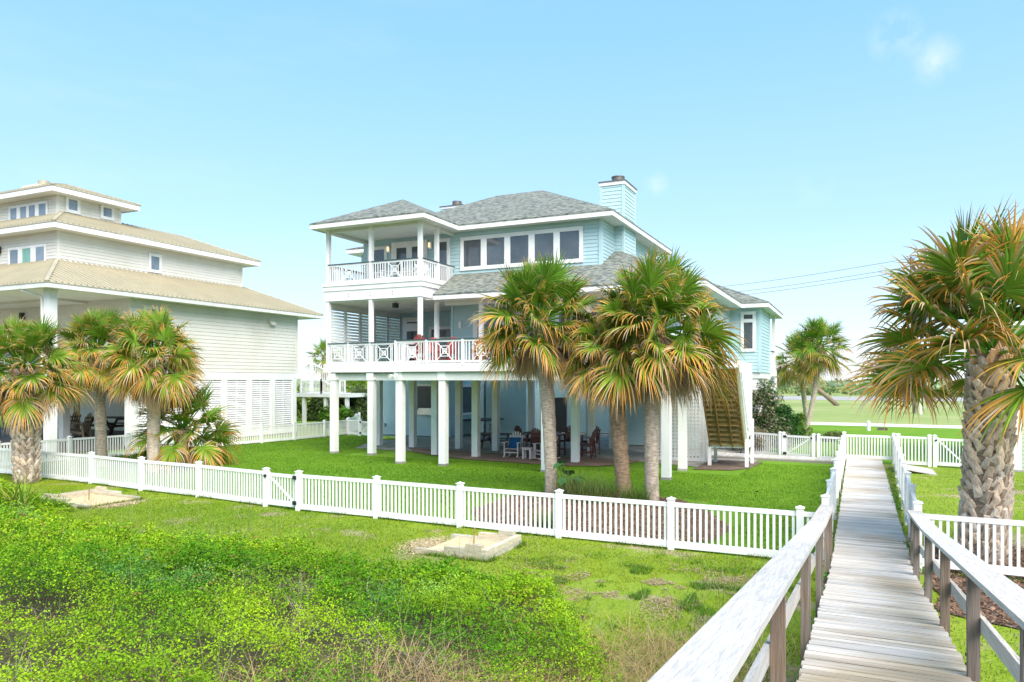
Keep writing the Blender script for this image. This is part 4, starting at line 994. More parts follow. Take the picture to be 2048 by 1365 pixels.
# ================================================================== PALMS
PG = np.array([0.115, 0.265, 0.022]); PY = np.array([0.36, 0.42, 0.035]); PO = np.array([0.60, 0.25, 0.065]); PT = np.array([0.60, 0.44, 0.26]); PD = np.array([0.27, 0.215, 0.16])
def unit(v): return v / (np.linalg.norm(v, axis=-1, keepdims=True) + 1e-9)
def frond(V, C, origin, az, el, Lp, Lf, age, rng, nseg=38, K=6, orange=0.0):
    """fan frond: arched petiole, then nseg folded leaf strips fanning out and drooping at their tips.
    age 0 = fresh spear, 1 = old, >1 = dead and hanging"""
    d = np.array([math.cos(az) * math.cos(el), math.sin(az) * math.cos(el), math.sin(el)])
    up = np.array([0, 0, 1.0]); sag = 0.10 + 0.34 * age
    u = np.linspace(0, 1, 6)[:, None]
    pet = origin + d * u * Lp - up * (u ** 2) * Lp * sag * max(0.25, math.cos(el))
    t = unit(pet[-1] - pet[-2]); s = unit(np.cross(t, up) + 1e-4); nrm = np.cross(s, t)
    ro = rng.normal(0, .55); s, nrm = s * math.cos(ro) + nrm * math.sin(ro), nrm * math.cos(ro) - s * math.sin(ro)
    if nrm[2] < 0 and age < .8: nrm = -nrm; s = -s
    t = unit(t + nrm * rng.uniform(-.15, .35)); s = unit(np.cross(t, nrm)); nrm = np.cross(s, t)
    w = 0.022 + 0.010 * (1 - u)
    pc = PG * 1.3 if age < 0.9 else PT * .8
    for i in range(5):
        a, b = pet[i], pet[i + 1]; wa, wb = w[i, 0], w[i + 1, 0]
        for q_ in (s, nrm):
            V.append(np.array([a - q_ * wa, a + q_ * wa, b + q_ * wb, b - q_ * wb])); C.append(np.repeat(pc[None] * rng.uniform(.8, 1.1), 4, 0))
    th = np.linspace(-1, 1, nseg) * rad(118 if age < 1.05 else 80) + rng.normal(0, .02, nseg)
    L_ = Lf * (1 - 0.30 * (np.abs(th) / rad(118)) ** 2) * rng.uniform(.90, 1.08, nseg)
    cup = 0.20 + .12 * rng.random()
    rise = nrm * cup - t * 0.0
    dirs = unit(t[None] * np.cos(th)[:, None] + s[None] * np.sin(th)[:, None] + rise[None] * (np.abs(np.sin(th)) * 1.0 + .1)[:, None])
    hub = pet[-1] + t[None] * (np.cos(th)[:, None] > 0) * np.cos(th)[:, None] * Lf * .16
    droop = (0.05 + 0.24 * age + rng.random(nseg) ** 1.5 * (0.22 + .45 * age)) * (0.75 + .35 * np.abs(th))
    uu = np.linspace(0, 1, K + 1)
    wid = Lf * 0.025 * np.array([0.35, 0.95, 1.0, 0.85, 0.62, 0.36, 0.04][:K + 1])
    pts = []
    for k_, x in enumerate(uu):
        dr = droop * (x ** 2.9) * 1.15
        p = hub + dirs * (L_ * x * (1 - 0.18 * dr))[:, None] - up[None] * (L_ * dr)[:, None] * .8
        pts.append(p)
    pts = np.array(pts)                                   # K+1, nseg, 3
    tang = unit(np.gradient(pts, axis=0))
    side = unit(np.cross(tang, nrm[None, None] + rng.normal(0, .25, (1, nseg, 3))))
    fold = unit(np.cross(side, tang)) * (wid[:, None, None] * .5)
    A = pts - side * wid[:, None, None]; B = pts + side * wid[:, None, None]; Mi = pts - fold
    if age > 1.05: base, mid, tip = PD * 1.1, PT * .9, PT
    else:
        base = PG * (1 - .35 * age) + PY * .35 * age; mid = PG * (1.05 - .55 * age) + PY * .5 * age; tip = PY * .25 + PO * .9 if age > .25 else PY * .6 + PO * .35
    brown = np.clip((0.27 + orange + 0.55 * age) * rng.uniform(.25, 1.7, nseg), 0, 1.2)   # how far the tips have browned
    cols = np.empty((K + 1, nseg, 3)); gb = rng.uniform(.72, 1.25, nseg)[:, None] * rng.uniform(.85, 1.12)
    tipc = np.where(rng.random(nseg)[:, None] < .62, tip[None], (PT * .92)[None]) * rng.uniform(.8, 1.15, (nseg, 1))
    for k_, x in enumerate(uu):
        body = base * (1 - x) + mid * x
        f_ = np.clip((x - (1 - brown * .78)) / .16, 0, 1)[:, None]
        cols[k_] = body[None] * gb * (1 - f_) + tipc * f_
    for k_ in range(K):
        for P0, P1 in ((A, Mi), (Mi, B)):
            q_ = np.stack([P0[k_], P1[k_], P1[k_ + 1], P0[k_ + 1]], 1); V.append(q_.reshape(-1, 3))
            C.append(np.stack([cols[k_], cols[k_], cols[k_ + 1], cols[k_ + 1]], 1).reshape(-1, 3))
def palm(label, base, top, r0, r1, R, nf=42, seed=1, boots=False, dead=7, group=None, skirt=0.12, nseg=46, bend=(0, 0), low=-62, young=False, cz=0.0, amax=1.0, orange=0.0, lp=.50, tint=(1, 1, 1), name='palm_tree', boot_h=(0, 1), gold=0.0):
    rng = np.random.default_rng(seed); base = np.array(base, float); top = np.array(top, float)
    root = thing(name, label, 'palm', tuple(base), group)
    H = np.linalg.norm(top - base); n = 26; b = MB(); pts = []; rs = []
    for i in range(n + 1):
        f = i / n; p = base * (1 - f) + top * f + np.array([bend[0], bend[1], 0]) * math.sin(math.pi * f)
        pts.append(tuple(p)); fl = max(0, 1 - f * 9) * .12
        rs.append((r0 * (1 - f) + r1 * f) * (1 + fl + rng.uniform(-.035, .035) + (.04 if i % 2 else -.02)))
    pts[0] = (pts[0][0], pts[0][1], pts[0][2] - .15)
    b.tube(pts, rs, 18, col=(1, 1, 1))
    for i in range(len(b.c)): 
        f = (i // 18) / n; g_ = rng.uniform(.82, 1.12)
        b.c[i] = (g_ * (1.0 if f < .8 else .85) * tint[0], g_ * (1 if f < .8 else .72) * tint[1], g_ * (1 if f < .8 else .6) * tint[2])
    if boots: b.c = [(.45, .40, .36)] * len(b.c)
    trunk = b.build('trunk', 'bark', root, smooth=True)
    # leaf bases: crossing stubs that point up and outward
    bt = MB(); lo, hi = (boot_h if boots else (1 - .62 * min(1, R * .42 / H), 1.0))
    step = r0 * (.30 if boots else .42); z = H * lo; row = 0
    while z < H * hi:
        f = z / H; c_ = base * (1 - f) + top * f + np.array([bend[0], bend[1], 0]) * math.sin(math.pi * f); r = (r0 * (1 - f) + r1 * f)
        m_ = 9 if boots else 7
        for j in range(m_):
            a = 2 * math.pi * (j + .5 * (row % 2)) / m_ + rng.uniform(-.12, .12)
            o_ = np.array([math.cos(a), math.sin(a), 0]); tg = np.array([-math.sin(a), math.cos(a), 0]); ln = (rng.uniform(.75, 1.2)) * r0 * (.68 if boots else .8)
            lean = (1 if (j + row) % 2 else -1) * rng.uniform(.18, .55); ax = unit(np.array([0, 0, 1.0]) + tg * lean + o_ * (.26 if boots else .35 + .25 * f))
            sd = unit(np.cross(ax, o_)); w = r0 * rng.uniform(.17, .26); th = r0 * rng.uniform(.07, .12)
            p0 = c_ + o_ * r * .90 + np.array([0, 0, rng.uniform(-.3, .3) * step]); p1 = p0 + ax * ln
            nn = np.cross(sd, ax); nn = nn if nn @ o_ > 0 else -nn
            vs = [p0 - sd * w, p0 + sd * w, p0 + sd * w + nn * th, p0 - sd * w + nn * th, p1 - sd * w * .55, p1 + sd * w * .62, p1 + sd * w * .5 + nn * th * 1.5, p1 - sd * w * .42 + nn * th * 1.7]
            pm_ = (p0 + p1) / 2 + nn * th * 1.9
            g_ = rng.uniform(.62, 1.25); wv = rng.uniform(-.04, .08); cc = (g_ * (1 + wv), g_, g_ * (1 - wv))
            if (f > .90 if boots else True) and rng.random() < .5: cc = (g_ * 1.05, g_ * .72, g_ * .45)
            vs.append(pm_)
            bt.add(vs, [(0, 3, 7, 4), (1, 5, 6, 2), (4, 7, 6, 5), (2, 6, 8), (6, 7, 8), (7, 3, 8), (3, 2, 8)], cc)
        z += step * rng.uniform(.9, 1.1); row += 1
    bt.build('leaf_bases', 'boot', trunk)
    V, C = [], []; ctr = top + np.array([0, 0, cz])
    nf = int(nf * 1.45)
    for i in range(nf):
        f = (i + .5) / nf
        el = rad(84 - (84 - low) * f ** 1.05) + rng.normal(0, .10); az = i * 2.39996 + rng.normal(0, .12)
        age = float(np.clip(.05 + .95 * f + rng.normal(0, .10), 0, 1)); k_ = rng.uniform(.82, 1.10)
        o_ = ctr + np.array([math.cos(az), math.sin(az), 0]) * r1 * .45 + np.array([0, 0, r1 * (1 - f) * 1.1 - .15])
        frond(V, C, o_, az, el, R * lp * k_, R * .44 * k_ * (.85 if f < .08 else 1), min(amax, age * .92 + gold), rng, nseg, 6, orange)
    for i in range(dead):
        az = i * 2.39996 * 1.3 + rng.normal(0, .3); el = rad(rng.uniform(-75, -35))
        o_ = ctr + np.array([math.cos(az), math.sin(az), 0]) * r1 * .8 - np.array([0, 0, .15 + rng.random() * .2])
        frond(V, C, o_, az, el, R * .26, R * rng.uniform(.28, .42), 1.15 + rng.random() * .2, rng, nseg, 6)
    V = np.concatenate(V); C = np.clip(np.concatenate(C), .005, 1)
    np_mesh('crown', V, 4, C, 'palm_leaf', root, tuple(base))
    return root
GP = 'sabal palms on the lawn in front of the blue house'
def at_base(px, py, z=0): return G(px, py, z)
def top_at(px, py, base):
    dd = -base[0] * AS_ + base[1] * AC; return atD(px, py, dd)
bA = at_base(1103, 990); bB = at_base(1249, 1001); bC = at_base(1304, 1005)
palm('tallest palm on the lawn with a slightly bent bare trunk, leftmost of the three', bA, top_at(1080, 642, bA), .18, .24, 2.15, 48, 3, group=GP, bend=(.10, -.05), dead=16, low=-22)
palm('palm with a stained rough trunk, middle one of the lawn trio, lowest crown', bB, top_at(1230, 692, bB), .22, .23, 1.75, 44, 5, group=GP, dead=30, bend=(-.03, 0), low=-34, gold=.2, tint=(.66, .55, .43))
palm('palm on the lawn nearest the staircase with bright chopped leaf bases under its crown', bC, top_at(1312, 662, bC), .19, .23, 2.5, 54, 9, group=GP, dead=14, bend=(-.06, 0), low=-26, gold=.04)
bR = (2.16, 16.7, 0.0)
palm('massive palm with a thick criss-cross booted trunk right of the boardwalk', bR, top_at(1984, 708, bR), .37, .37, 2.75, 42, 22, boots=True, dead=1, nseg=46, low=-5, cz=.0, gold=.06, amax=.52, orange=.27, lp=.55)
bL = (-25.9, 15.95, 0.0)
palm('thick palm with a criss-cross booted trunk at the far left by the fence end', bL, top_at(48, 738, bL), .36, .40, 1.9, 44, 33, boots=True, dead=10, low=-24, gold=.06)
bL2 = G(204, 934); bL3 = G(306, 944)
palm('slender palm rising behind the fence in front of the beige house porch', bL2, top_at(196, 700, bL2), .21, .22, 1.95, 44, 41, dead=16, low=-24, gold=.06)
palm('palm with a tan skirt and bare grey trunk beside the small bushy palm', bL3, top_at(309, 715, bL3), .22, .25, 2.1, 48, 47, dead=26, low=-30, gold=.14)
bY = G(362, 935)
palm('small young palm with a short trunk hidden by its green fronds, by the side fence', bY, top_at(366, 858, bY), .22, .22, 2.3, 30, 51, dead=5, low=-38, name='young_palm')
bS1 = G(1616, 856); bS2 = G(1634, 850)
palm('darker trunked palm of the pair by the driveway, behind the side bush', G(1617, 864), top_at(1598, 718, G(1617, 864)), .15, .17, 2.25, 38, 61, dead=10, nseg=28, group='pair of palms by the driveway', low=-48)
palm('grey trunked taller palm of the pair by the driveway', G(1610, 874), top_at(1640, 692, G(1610, 874)), .14, .16, 2.25, 38, 67, dead=10, nseg=28, group='pair of palms by the driveway', low=-46, bend=(.12, 0))
b1 = G(700, 838); b1 = (b1[0], b1[1], 0)
palm('short palm seen under the porch, behind the back gate', b1, top_at(703, 785, b1), .28, .30, 2.4, 34, 71, dead=4, nseg=22, low=-40)
bq = G(640, 833)
palm('palm showing only half its crown left of the blue house porch', (bq[0], bq[1], 0), top_at(652, 715, bq), .3, .3, 2.1, 34, 73, dead=5, nseg=22, low=-60)
bz = G(722, 833)
palm('short pale palm between the back gate and the blue wall', (bz[0] , bz[1] + 3, 0), top_at(728, 790, (bz[0], bz[1] + 3, 0)), .28, .3, 2.2, 30, 77, dead=4, nseg=20, low=-40)
# leaning bare trunk
lt_ = thing('leaning_trunk', 'bare palm trunk leaning left behind the driveway palms', 'tree trunk', G(1676, 812))
p0 = G(1676, 812); p1 = atD(1586, 733, -p0[0] * AS_ + p0[1] * AC)
b = MB(); b.tube([p0, tuple((np.array(p0) + np.array(p1)) / 2 + np.array([0, 0, -.15])), p1], [.33, .28, .24], 12, col=(.5, .48, .46)); b.build('trunk', 'bark', lt_, smooth=True)

# ================================================================== BUSHES AND BEDS
def bush(label, c, rx, ry, h, n, size, base, seed, name='bush', stems=8, cat='bush', group=None, dry=0.0, aspect=.30):
    rng = np.random.default_rng(seed); root = thing(name, label, cat, c, group)
    # clumps of leaves on an uneven dome
    nc = 34; th = rng.uniform(0, 2 * math.pi, nc); rr = rng.random(nc) ** .5; zz = rng.random(nc)
    cc = np.stack([c[0] + rx * rr * np.cos(th) * (1 - .35 * zz), c[1] + ry * rr * np.sin(th) * (1 - .35 * zz), c[2] + .12 * h + h * zz * (1 - .35 * rr)], -1)
    k = rng.integers(0, nc, n); rad_ = (0.20 + .16 * rng.random(nc)) * min(rx, h) * 1.1
    off = rng.normal(size=(n, 3)); off = unit(off) * (rng.random((n, 1)) ** .4) * rad_[k][:, None]
    P = cc[k] + off; P[:, 2] = np.maximum(P[:, 2], c[2] + .03)
    col = green(n, base, .3, .2) * rng.uniform(.75, 1.2, nc)[k][:, None]
    if dry: m = rng.random(n) < dry; col[m] = np.array([.42, .36, .24]) * rng.uniform(.7, 1.1, (m.sum(), 1))
    leaf_cloud(P, rng.uniform(.7, 1.3, n) * size, col, 'foliage', root, c, aspect=aspect, up=.2)
    b = MB()
    for i in range(stems):
        j = rng.integers(0, nc); p1 = cc[j]; p0 = np.array(c) + np.array([rng.uniform(-.3, .3) * rx, rng.uniform(-.3, .3) * ry, 0])
        b.tube([tuple(p0), tuple((p0 + p1) / 2 + rng.normal(0, .05, 3)), tuple(p1)], [.035, .022, .01], 6, col=(.8, .7, .6))
    b.build('stems', 'bark', root)
    return root
bush('tall grey green oleander bush beside the white stair guard', (-4.6, 38.2, 0), 1.5, .8, 3.3, 9000, .085, (.075, .135, .045), 5, dry=.34, stems=14)
bush('dense dark green shrub below the driveway palms', (-3.9, 41.5, 0), 1.3, .9, 2.1, 8000, .085, (.055, .15, .035), 6)
bush('rounded yellow green shrub at the end of the side hedge', (-3.3, 44.0, 0), .9, 1.0, 1.7, 6000, .075, (.13, .23, .03), 7)
bush('dry twiggy shrub at the start of the walkway fence', (-4.4, 36.75, 0), .8, .45, 1.25, 4500, .055, (.14, .15, .07), 8, dry=.6, stems=22)
bush('low flowering plant at the foot of the driveway palms', (-1.5, 46.3, 0), 1.0, .5, .55, 2500, .07, (.16, .24, .05), 9, name='garden_plant', cat='plant', dry=.2)
for i, (px, py, r, h, lab) in enumerate([(690, 852, 1.7, 2.3, 'grey green shrub behind the back gate, seen under the porch'), (722, 852, 1.6, 2.9, 'tall shrub left of the blue wall behind the gate'), (607, 842, 1.6, 2.6, 'yellow green broad leaved shrub under the stair deck'), (640, 842, 1.5, 2.2, 'dark shrub between the stair deck posts'), (672, 856, 1.5, 1.5, 'low bright green hedge behind the back gate')]):
    p = G(px, py); bush(lab, (p[0], p[1], 0), r, r * .7, h, 3200, .15, ((.10, .16, .05), (.12, .17, .06), (.17, .24, .04), (.06, .10, .03), (.10, .22, .02))[i], 20 + i)
# blades: tufts of narrow arching leaves
def blades(P, h, w, cols, name, parent, origin, m='grass_blade', bend=.5, seg=3, spread=.5, kind=None):
    n = len(P); az = RNG.uniform(0, 2 * math.pi, n); o = np.stack([np.cos(az), np.sin(az), np.zeros(n)], -1)
    s = np.stack([-np.sin(az), np.cos(az), np.zeros(n)], -1)
    h = np.broadcast_to(h, n)[:, None]; w = np.broadcast_to(w, n)[:, None]; bd = (bend * RNG.uniform(.3, 1.4, n))[:, None]; sp = (spread * RNG.uniform(0, 1, n))[:, None]
    rows = []
    for k in range(seg + 1):
        u = k / seg; p = P + o * h * (sp * u + bd * u * u) * .8 + np.array([0, 0, 1.0]) * h * (u * (1 - .35 * bd * u))
        rows.append((p - s * w * (1 - u ** 1.5) * .5, p + s * w * (1 - u ** 1.5) * .5))
    V = np.concatenate([np.stack([rows[k][0], rows[k][1], rows[k + 1][1], rows[k + 1][0]], 1).reshape(-1, 3) for k in range(seg)])
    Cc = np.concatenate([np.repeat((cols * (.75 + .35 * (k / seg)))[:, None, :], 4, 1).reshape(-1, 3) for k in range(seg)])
    o_ = np_mesh(name, V, 4, np.clip(Cc, 0, 1), m, parent, origin)
    if kind: o_['kind'] = kind
    return o_
def clump(label, c, r, h, n, col, name='grass_clump', cat='plant', w=.014, bend=.7, spread=.7, group=None):
    root = thing(name, label, cat, c, group)
    a = RNG.uniform(0, 6.283, n); q_ = RNG.random(n) ** .5 * r
    P = np.stack([c[0] + q_ * np.cos(a), c[1] + q_ * np.sin(a), np.full(n, c[2])], -1)
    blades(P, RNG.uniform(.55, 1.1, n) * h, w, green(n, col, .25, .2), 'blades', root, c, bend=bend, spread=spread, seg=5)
    return root
# mulch bed at the feet of the three palms
bed = [(-9.4, 17.6), (-8.6, 16.2), (-6.6, 15.62), (-4.2, 15.60), (-2.9, 16.3), (-2.6, 17.8), (-3.3, 19.4), (-4.6, 21.6), (-6.5, 22.3), (-8.6, 21.9), (-9.6, 20)]
def organic(poly, amp=.16, step=.25):
    out = []
    for (x0, y0), (x1, y1) in zip(poly, poly[1:] + poly[:1]):
        n_ = max(1, int(math.hypot(x1 - x0, y1 - y0) / step))
        for k in range(n_):
            x, y = x0 + (x1 - x0) * k / n_, y0 + (y1 - y0) * k / n_
            out.append((x + amp * (float(vnoise(x, y, 1.7)) - .5) * 2, y + amp * (float(vnoise(x + 9, y + 4, 1.7)) - .5)))
    return out
def inside(poly, x, y):
    r = np.zeros(len(x), bool); n_ = len(poly)
    for i in range(n_):
        (x0, y0), (x1, y1) = poly[i], poly[(i + 1) % n_]
        c_ = ((y0 > y) != (y1 > y)) & (x < (x1 - x0) * (y - y0) / ((y1 - y0) or 1e-9) + x0); r ^= c_
    return r
bed2 = [(1.15, 12.9), (2.2, 12.3), (3.6, 12.2), (4.8, 12.9), (5.3, 14.5), (5.1, 16.4), (4.2, 17.9), (2.9, 18.6), (1.8, 18.3), (1.15, 17.2)]
for bd_, z_ in ((bed, .016), (bed2, .020)):
    bd_ = organic(bd_, .10 if bd_ is bed else .14); sheet('mulch_bed', bd_, z_, 'mulch')
    xs_, ys_ = [p[0] for p in bd_], [p[1] for p in bd_]; n = 16000
    x = RNG.uniform(min(xs_) - .2, max(xs_) + .2, n); y = RNG.uniform(min(ys_) - .2, max(ys_) + .2, n); k = inside(bd_, x, y) | (RNG.random(n) < .03); k &= (y > 15.75) if bd_[0][0] < 0 else (x > 1.05); x, y = x[k], y[k]; n = len(x)
    leaf_cloud(np.stack([x, y, z_ + .012 + RNG.random(n) * .025], -1), RNG.uniform(.02, .055, n), np.array([.33, .205, .135]) * RNG.uniform(.35, 1.35, (n, 1)), 'mulch_chips', None, None, aspect=.4, up=.9)['kind'] = 'stuff'
clump('tufted ornamental grass spilling around the middle palm trunk', (-6.9, 20.3, 0), .55, 1.05, 420, (.20, .27, .07))
clump('spiky green grass clump between the middle and staircase palms', (-5.75, 20.4, 0), .4, .75, 300, (.13, .23, .04))
clump('pale seeded ornamental grass right of the leftmost lawn palm', (-7.7, 20.6, 0), .5, 1.0, 260, (.24, .28, .10))
clump('low grass tuft inside the front fence at the bed edge', (-6.6, 16.1, 0), .35, .6, 260, (.16, .25, .05))
clump('dark grass at the foot of the small bushy palm', (-27.4, 22.0, 0), 1.5, .55, 900, (.08, .17, .03), w=.03)
clump('tall yellow green reed clump at the left edge of the dune', (-18.9, 11.4, .25), .3, 1.25, 60, (.32, .42, .06), name='reed_clump', w=.045, bend=.8, spread=.8)
ee = thing('elephant_ear_plant', 'broad leaved elephant ear plant in the mulch bed beside the left lawn palm', 'plant', (-7.95, 20.9, 0))
for i in range(9):
    a = i * 2.4; hh = random.uniform(.35, 1.05); rr = random.uniform(.1, .5); c = Vector((-7.95 + rr * math.cos(a), 20.9 + rr * math.sin(a), hh))
    b = MB(); b.tube([(-7.95, 20.9, 0), tuple(c)], [.02, .012], 6, col=(.12, .22, .06)); o_ = Vector((math.cos(a), math.sin(a), -.45)).normalized(); sd = Vector((-math.sin(a), math.cos(a), 0)); s_ = random.uniform(.20, .34)
    b.add([tuple(c - o_ * s_ * .4 - sd * s_ * .5), tuple(c - o_ * s_ * .15), tuple(c - o_ * s_ * .4 + sd * s_ * .5), tuple(c + sd * s_ * .6 + o_ * s_ * .3), tuple(c + o_ * s_ * 1.1 - Vector((0, 0, .05))), tuple(c - sd * s_ * .6 + o_ * s_ * .3)], [(1, 0, 5), (1, 5, 4), (1, 4, 3), (1, 3, 2)], (.07, .20, .06))
    b.build('leaf', 'leaf', ee)

# ================================================================== DUNE VEGETATION
def edge_y(x):
    return 11.3 + .7 * np.sin(np.asarray(x) * .9) * .5  - 4.2 * sstep(-5.0, -1.0, x) + 3.0 * sstep(-15, -24, x)
def in_view(x, y, m=1.04, ztop=0.0):
    r = x * AC + y * AS_; d = -x * AS_ + y * AC
    return (d > 1.5) & (np.abs(r / np.maximum(d, .1)) < 1024 / 1480 * m) & ((H_ - 1.2) / np.maximum(d, .1) * F_ < 760)
def scatter(n, x0, x1, y0, y1, margin=1.12):
    x = RNG.uniform(x0, x1, n); y = RNG.uniform(y0, y1, n); r = x * AC + y * AS_; d = -x * AS_ + y * AC
    k = (d > 2.5) & (np.abs(r / np.maximum(d, .1)) < 1024 / 1480 * margin + 1.2 / np.maximum(d, .1)) & ((3.5 - .2) / np.maximum(d, .1) * F_ < 1150)
    return x[k], y[k]
def vegh(x, y):
    """height of the low shrubs above the dune, in rounded clumps"""
    c = vnoise(x, y, .55) * .42 + vnoise(x, y, 1.7) * .40 + vnoise(x, y, 4.6) * .30 - .06
    e = sstep(0, 1.4, edge_y(x) + .9 * (vnoise(x, y, .7) - .5) - y)
    dens = sstep(-1.2, -3.2, x) * .85 + .15
    c = c * .8 + vnoise(x, y, 8.0) * .16
    return e * np.clip(c - .25, 0, 1) * (1.45 - .45 * sstep(-9, -4, x)) * dens
dry = lambda x, y: sstep(.53, .66, vnoise(x + 31, y + 9, .62) * .62 + vnoise(x, y + 40, 1.9) * .38) * sstep(13.5, 6.5, y + (x + 8) * .12) 
x, y = scatter(330000, -34, -.75, 2.6, 16)
hv = vegh(x, y); dr = dry(x, y)
k = (hv > .05) & (RNG.random(len(x)) > dr * .85) & (RNG.random(len(x)) < np.clip(.10 + hv * 3.0 + .5 * (vnoise(x, y, 3.3) - .5), 0, 1))
x, y, hv = x[k], y[k], hv[k]; n = len(x)
zt = terrain(x, y) + hv * (1 - .60 * RNG.random(n) ** 2) + np.where(RNG.random(n) < .14, RNG.uniform(.02, .20, n), 0)
# each sprig: a short arching stem carrying paired leaflets
hue = vnoise(x, y, .9); yel = np.clip(hue * 1.6 - .32 + RNG.normal(0, .16, n), 0, 1)[:, None]
sc = green(n, (1, 1, 1), .36, .12) * (np.array([.085, .265, .008]) * (1 - yel) + np.array([.34, .53, .015]) * yel)
rd = RNG.random(n) < .05 * (vnoise(x, y, 1.3) > .5); sc[rd] = np.array([.33, .19, .06])
bl = vnoise(x + 7, y, .5) > .86; sc[bl] = sc[bl] * np.array([.85, .95, 1.6]) + np.array([.04, .04, .04])
az = RNG.uniform(0, 6.283, n); el = RNG.uniform(.1, 1.2, n); d_ = np.stack([np.cos(az) * np.cos(el), np.sin(az) * np.cos(el), np.sin(el)], -1)
ln = RNG.uniform(.06, .15, n)[:, None]; P0 = np.stack([x, y, zt], -1); PP = []; CC = []; SZ = []
for i, (u, lat) in enumerate([(.1, -1), (.25, 1), (.42, -1), (.58, 1), (.74, -1), (.88, 1), (1.0, 0)]):
    sd = unit(np.cross(d_, [0, 0, 1.0])); PP.append(P0 + d_ * ln * u * 1.3 + sd * lat * ln * .35 - np.array([0, 0, 1]) * (ln * u * u * .35)); CC.append(sc * RNG.uniform(.8, 1.2, (n, 1))); SZ.append(RNG.uniform(.017, .034, n) * (1 - .3 * u) * np.clip((y - x * .3) / 12, .60, 1.15))
leaf_cloud(np.concatenate(PP), np.concatenate(SZ), np.clip(np.concatenate(CC), 0, 1), 'dune_shrubs', None, None, aspect=.55, up=.75)['kind'] = 'stuff'
print('leaves', n * 7)
# grass through and around it
x, y = scatter(60000, -34, -.75, 2.6, 15.0)
dd = dry(x, y); k = RNG.random(len(x)) < .10 + dd * .75 + .5 * sstep(-3.6, -1.6, x)
x, y, dd = x[k], y[k], dd[k]; n = len(x)
tan = (RNG.random(n) < .25 + dd * .6)[:, None]
cg = np.where(tan, np.array([.46, .38, .24]), np.array([.15, .26, .05])) * RNG.uniform(.7, 1.25, (n, 1))
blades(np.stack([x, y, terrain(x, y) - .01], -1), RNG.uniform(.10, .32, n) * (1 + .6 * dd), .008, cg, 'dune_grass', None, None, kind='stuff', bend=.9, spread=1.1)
# bare grey twigs poking out of the shrubs
x, y = scatter(5500, -30, -1.5, 2.6, 11); k = RNG.random(len(x)) < .10 + .9 * dry(x, y); x, y = x[k], y[k]; n = len(x)
k = (RNG.random(n) < .6); x, y = x[k], y[k]; n = len(x)
blades(np.stack([x, y, terrain(x, y) + vegh(x, y) * .5], -1), RNG.uniform(.18, .45, n), .007, np.array([.50, .44, .36]) * RNG.uniform(.6, 1.2, (n, 1)), 'dry_twigs', None, None, kind='stuff', bend=1.2, spread=1.9, seg=3)
# scattered taller stalks
x, y = scatter(1500, -30, -1, 3, 13); n = len(x)
blades(np.stack([x, y, terrain(x, y)], -1), RNG.uniform(.5, .95, n), .008, green(n, (.28, .34, .12), .2, .2), 'tall_stalks', None, None, kind='stuff', bend=.35, spread=.4, seg=4)
# lawn grass: mown strip outside the fence, inside the fence and right of the boardwalk
def grass_zone(n, x0, x1, y0, y1, keep, h, w, ca, cb, name, z=0.0):
    x, y = scatter(n, x0, x1, y0, y1, 1.05); k = keep(x, y); x, y = x[k], y[k]; n = len(x)
    f = np.clip(vnoise(x, y, .5) * .7 + vnoise(x, y, 2.3) * .5 + vnoise(x + 5, y, .13) * .5 - .35 + RNG.normal(0, .12, n), 0, 1)[:, None]
    c = np.array(ca) * (1 - f) + np.array(cb) * f
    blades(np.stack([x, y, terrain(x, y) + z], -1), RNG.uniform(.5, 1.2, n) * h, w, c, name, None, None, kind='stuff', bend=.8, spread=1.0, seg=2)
clod = lambda x, y: np.exp(-((x + 2.9) / 1.7) ** 2 - ((y - 12.3) / 1.1) ** 2)
bare = lambda x, y: sstep(.56, .66, vnoise(x + 3, y, 1.1) * .6 + vnoise(x, y, 3.1) * .4 + .16 * clod(x, y))
pit = lambda x, y: ((x > -8.15) & (x < -6.55) & (y > 12.75) & (y < 14.35)) | ((x > -21) & (x < -19.15) & (y > 13.35) & (y < 15.05))
FX = np.array([p[0] for p in FEN]); FY = np.array([p[1] for p in FEN])
fy_ = lambda x: np.interp(x, FX, FY)
grass_zone(330000, -34, -.6, 6.5, 17.2, lambda x, y: (y < fy_(x) + .1) & (y > edge_y(x) - 1.2) & ~pit(x, y) & (RNG.random(len(x)) > bare(x, y) * (.35 + .63 * sstep(-7, -3, x))), .050, .011, (.155, .30, .010), (.38, .47, .030), 'mown_grass')
inbed = lambda x, y: (((x + 6.1) / 3.5) ** 2 + ((y - 18.9) / 3.4) ** 2 < 1)
grass_zone(330000, -31, -.62, 15.3, 38, lambda x, y: (y > fy_(x) + .05) & ~inbed(x, y) & (x > -30.6) & ~((y > 28.2) & (x > -22) & (x < -4.0)) & ~((y > 32.8) & (x > -4.8) & (y < 35.2)), .05, .017, (.085, .225, .010), (.23, .40, .022), 'lawn_grass')
grass_zone(90000, .95, 14, 3, 34, lambda x, y: ((x - 3.1) / 2.2) ** 2 + ((y - 15.2) / 3.2) ** 2 > 1, .05, .013, (.12, .22, .025), (.26, .33, .06), 'side_grass')
x = RNG.normal(-2.9, 1.5, 15000); y = RNG.normal(12.3, .9, 15000); k = (vnoise(x, y, 1.6) * .6 + vnoise(x, y, 4.5) * .5 > .60) & (x < -.7) & (y < 15.1); x, y = x[k], y[k]; n = len(x)
blades(np.stack([x, y, terrain(x, y) + .015], -1), RNG.uniform(.010, .022, n), .03, np.array([.62, .46, .29]) * RNG.uniform(.7, 1.2, (n, 1)), 'bare_soil', None, None, kind='stuff', bend=1.2, spread=4.0, seg=1)
x = RNG.normal(-2.9, 1.7, 26000); y = RNG.normal(12.3, 1.1, 26000); k = (vnoise(x + 50, y, 2.6) > .66) & (x < -.7) & (y < 15.1); x, y = x[k], y[k]; n = len(x)
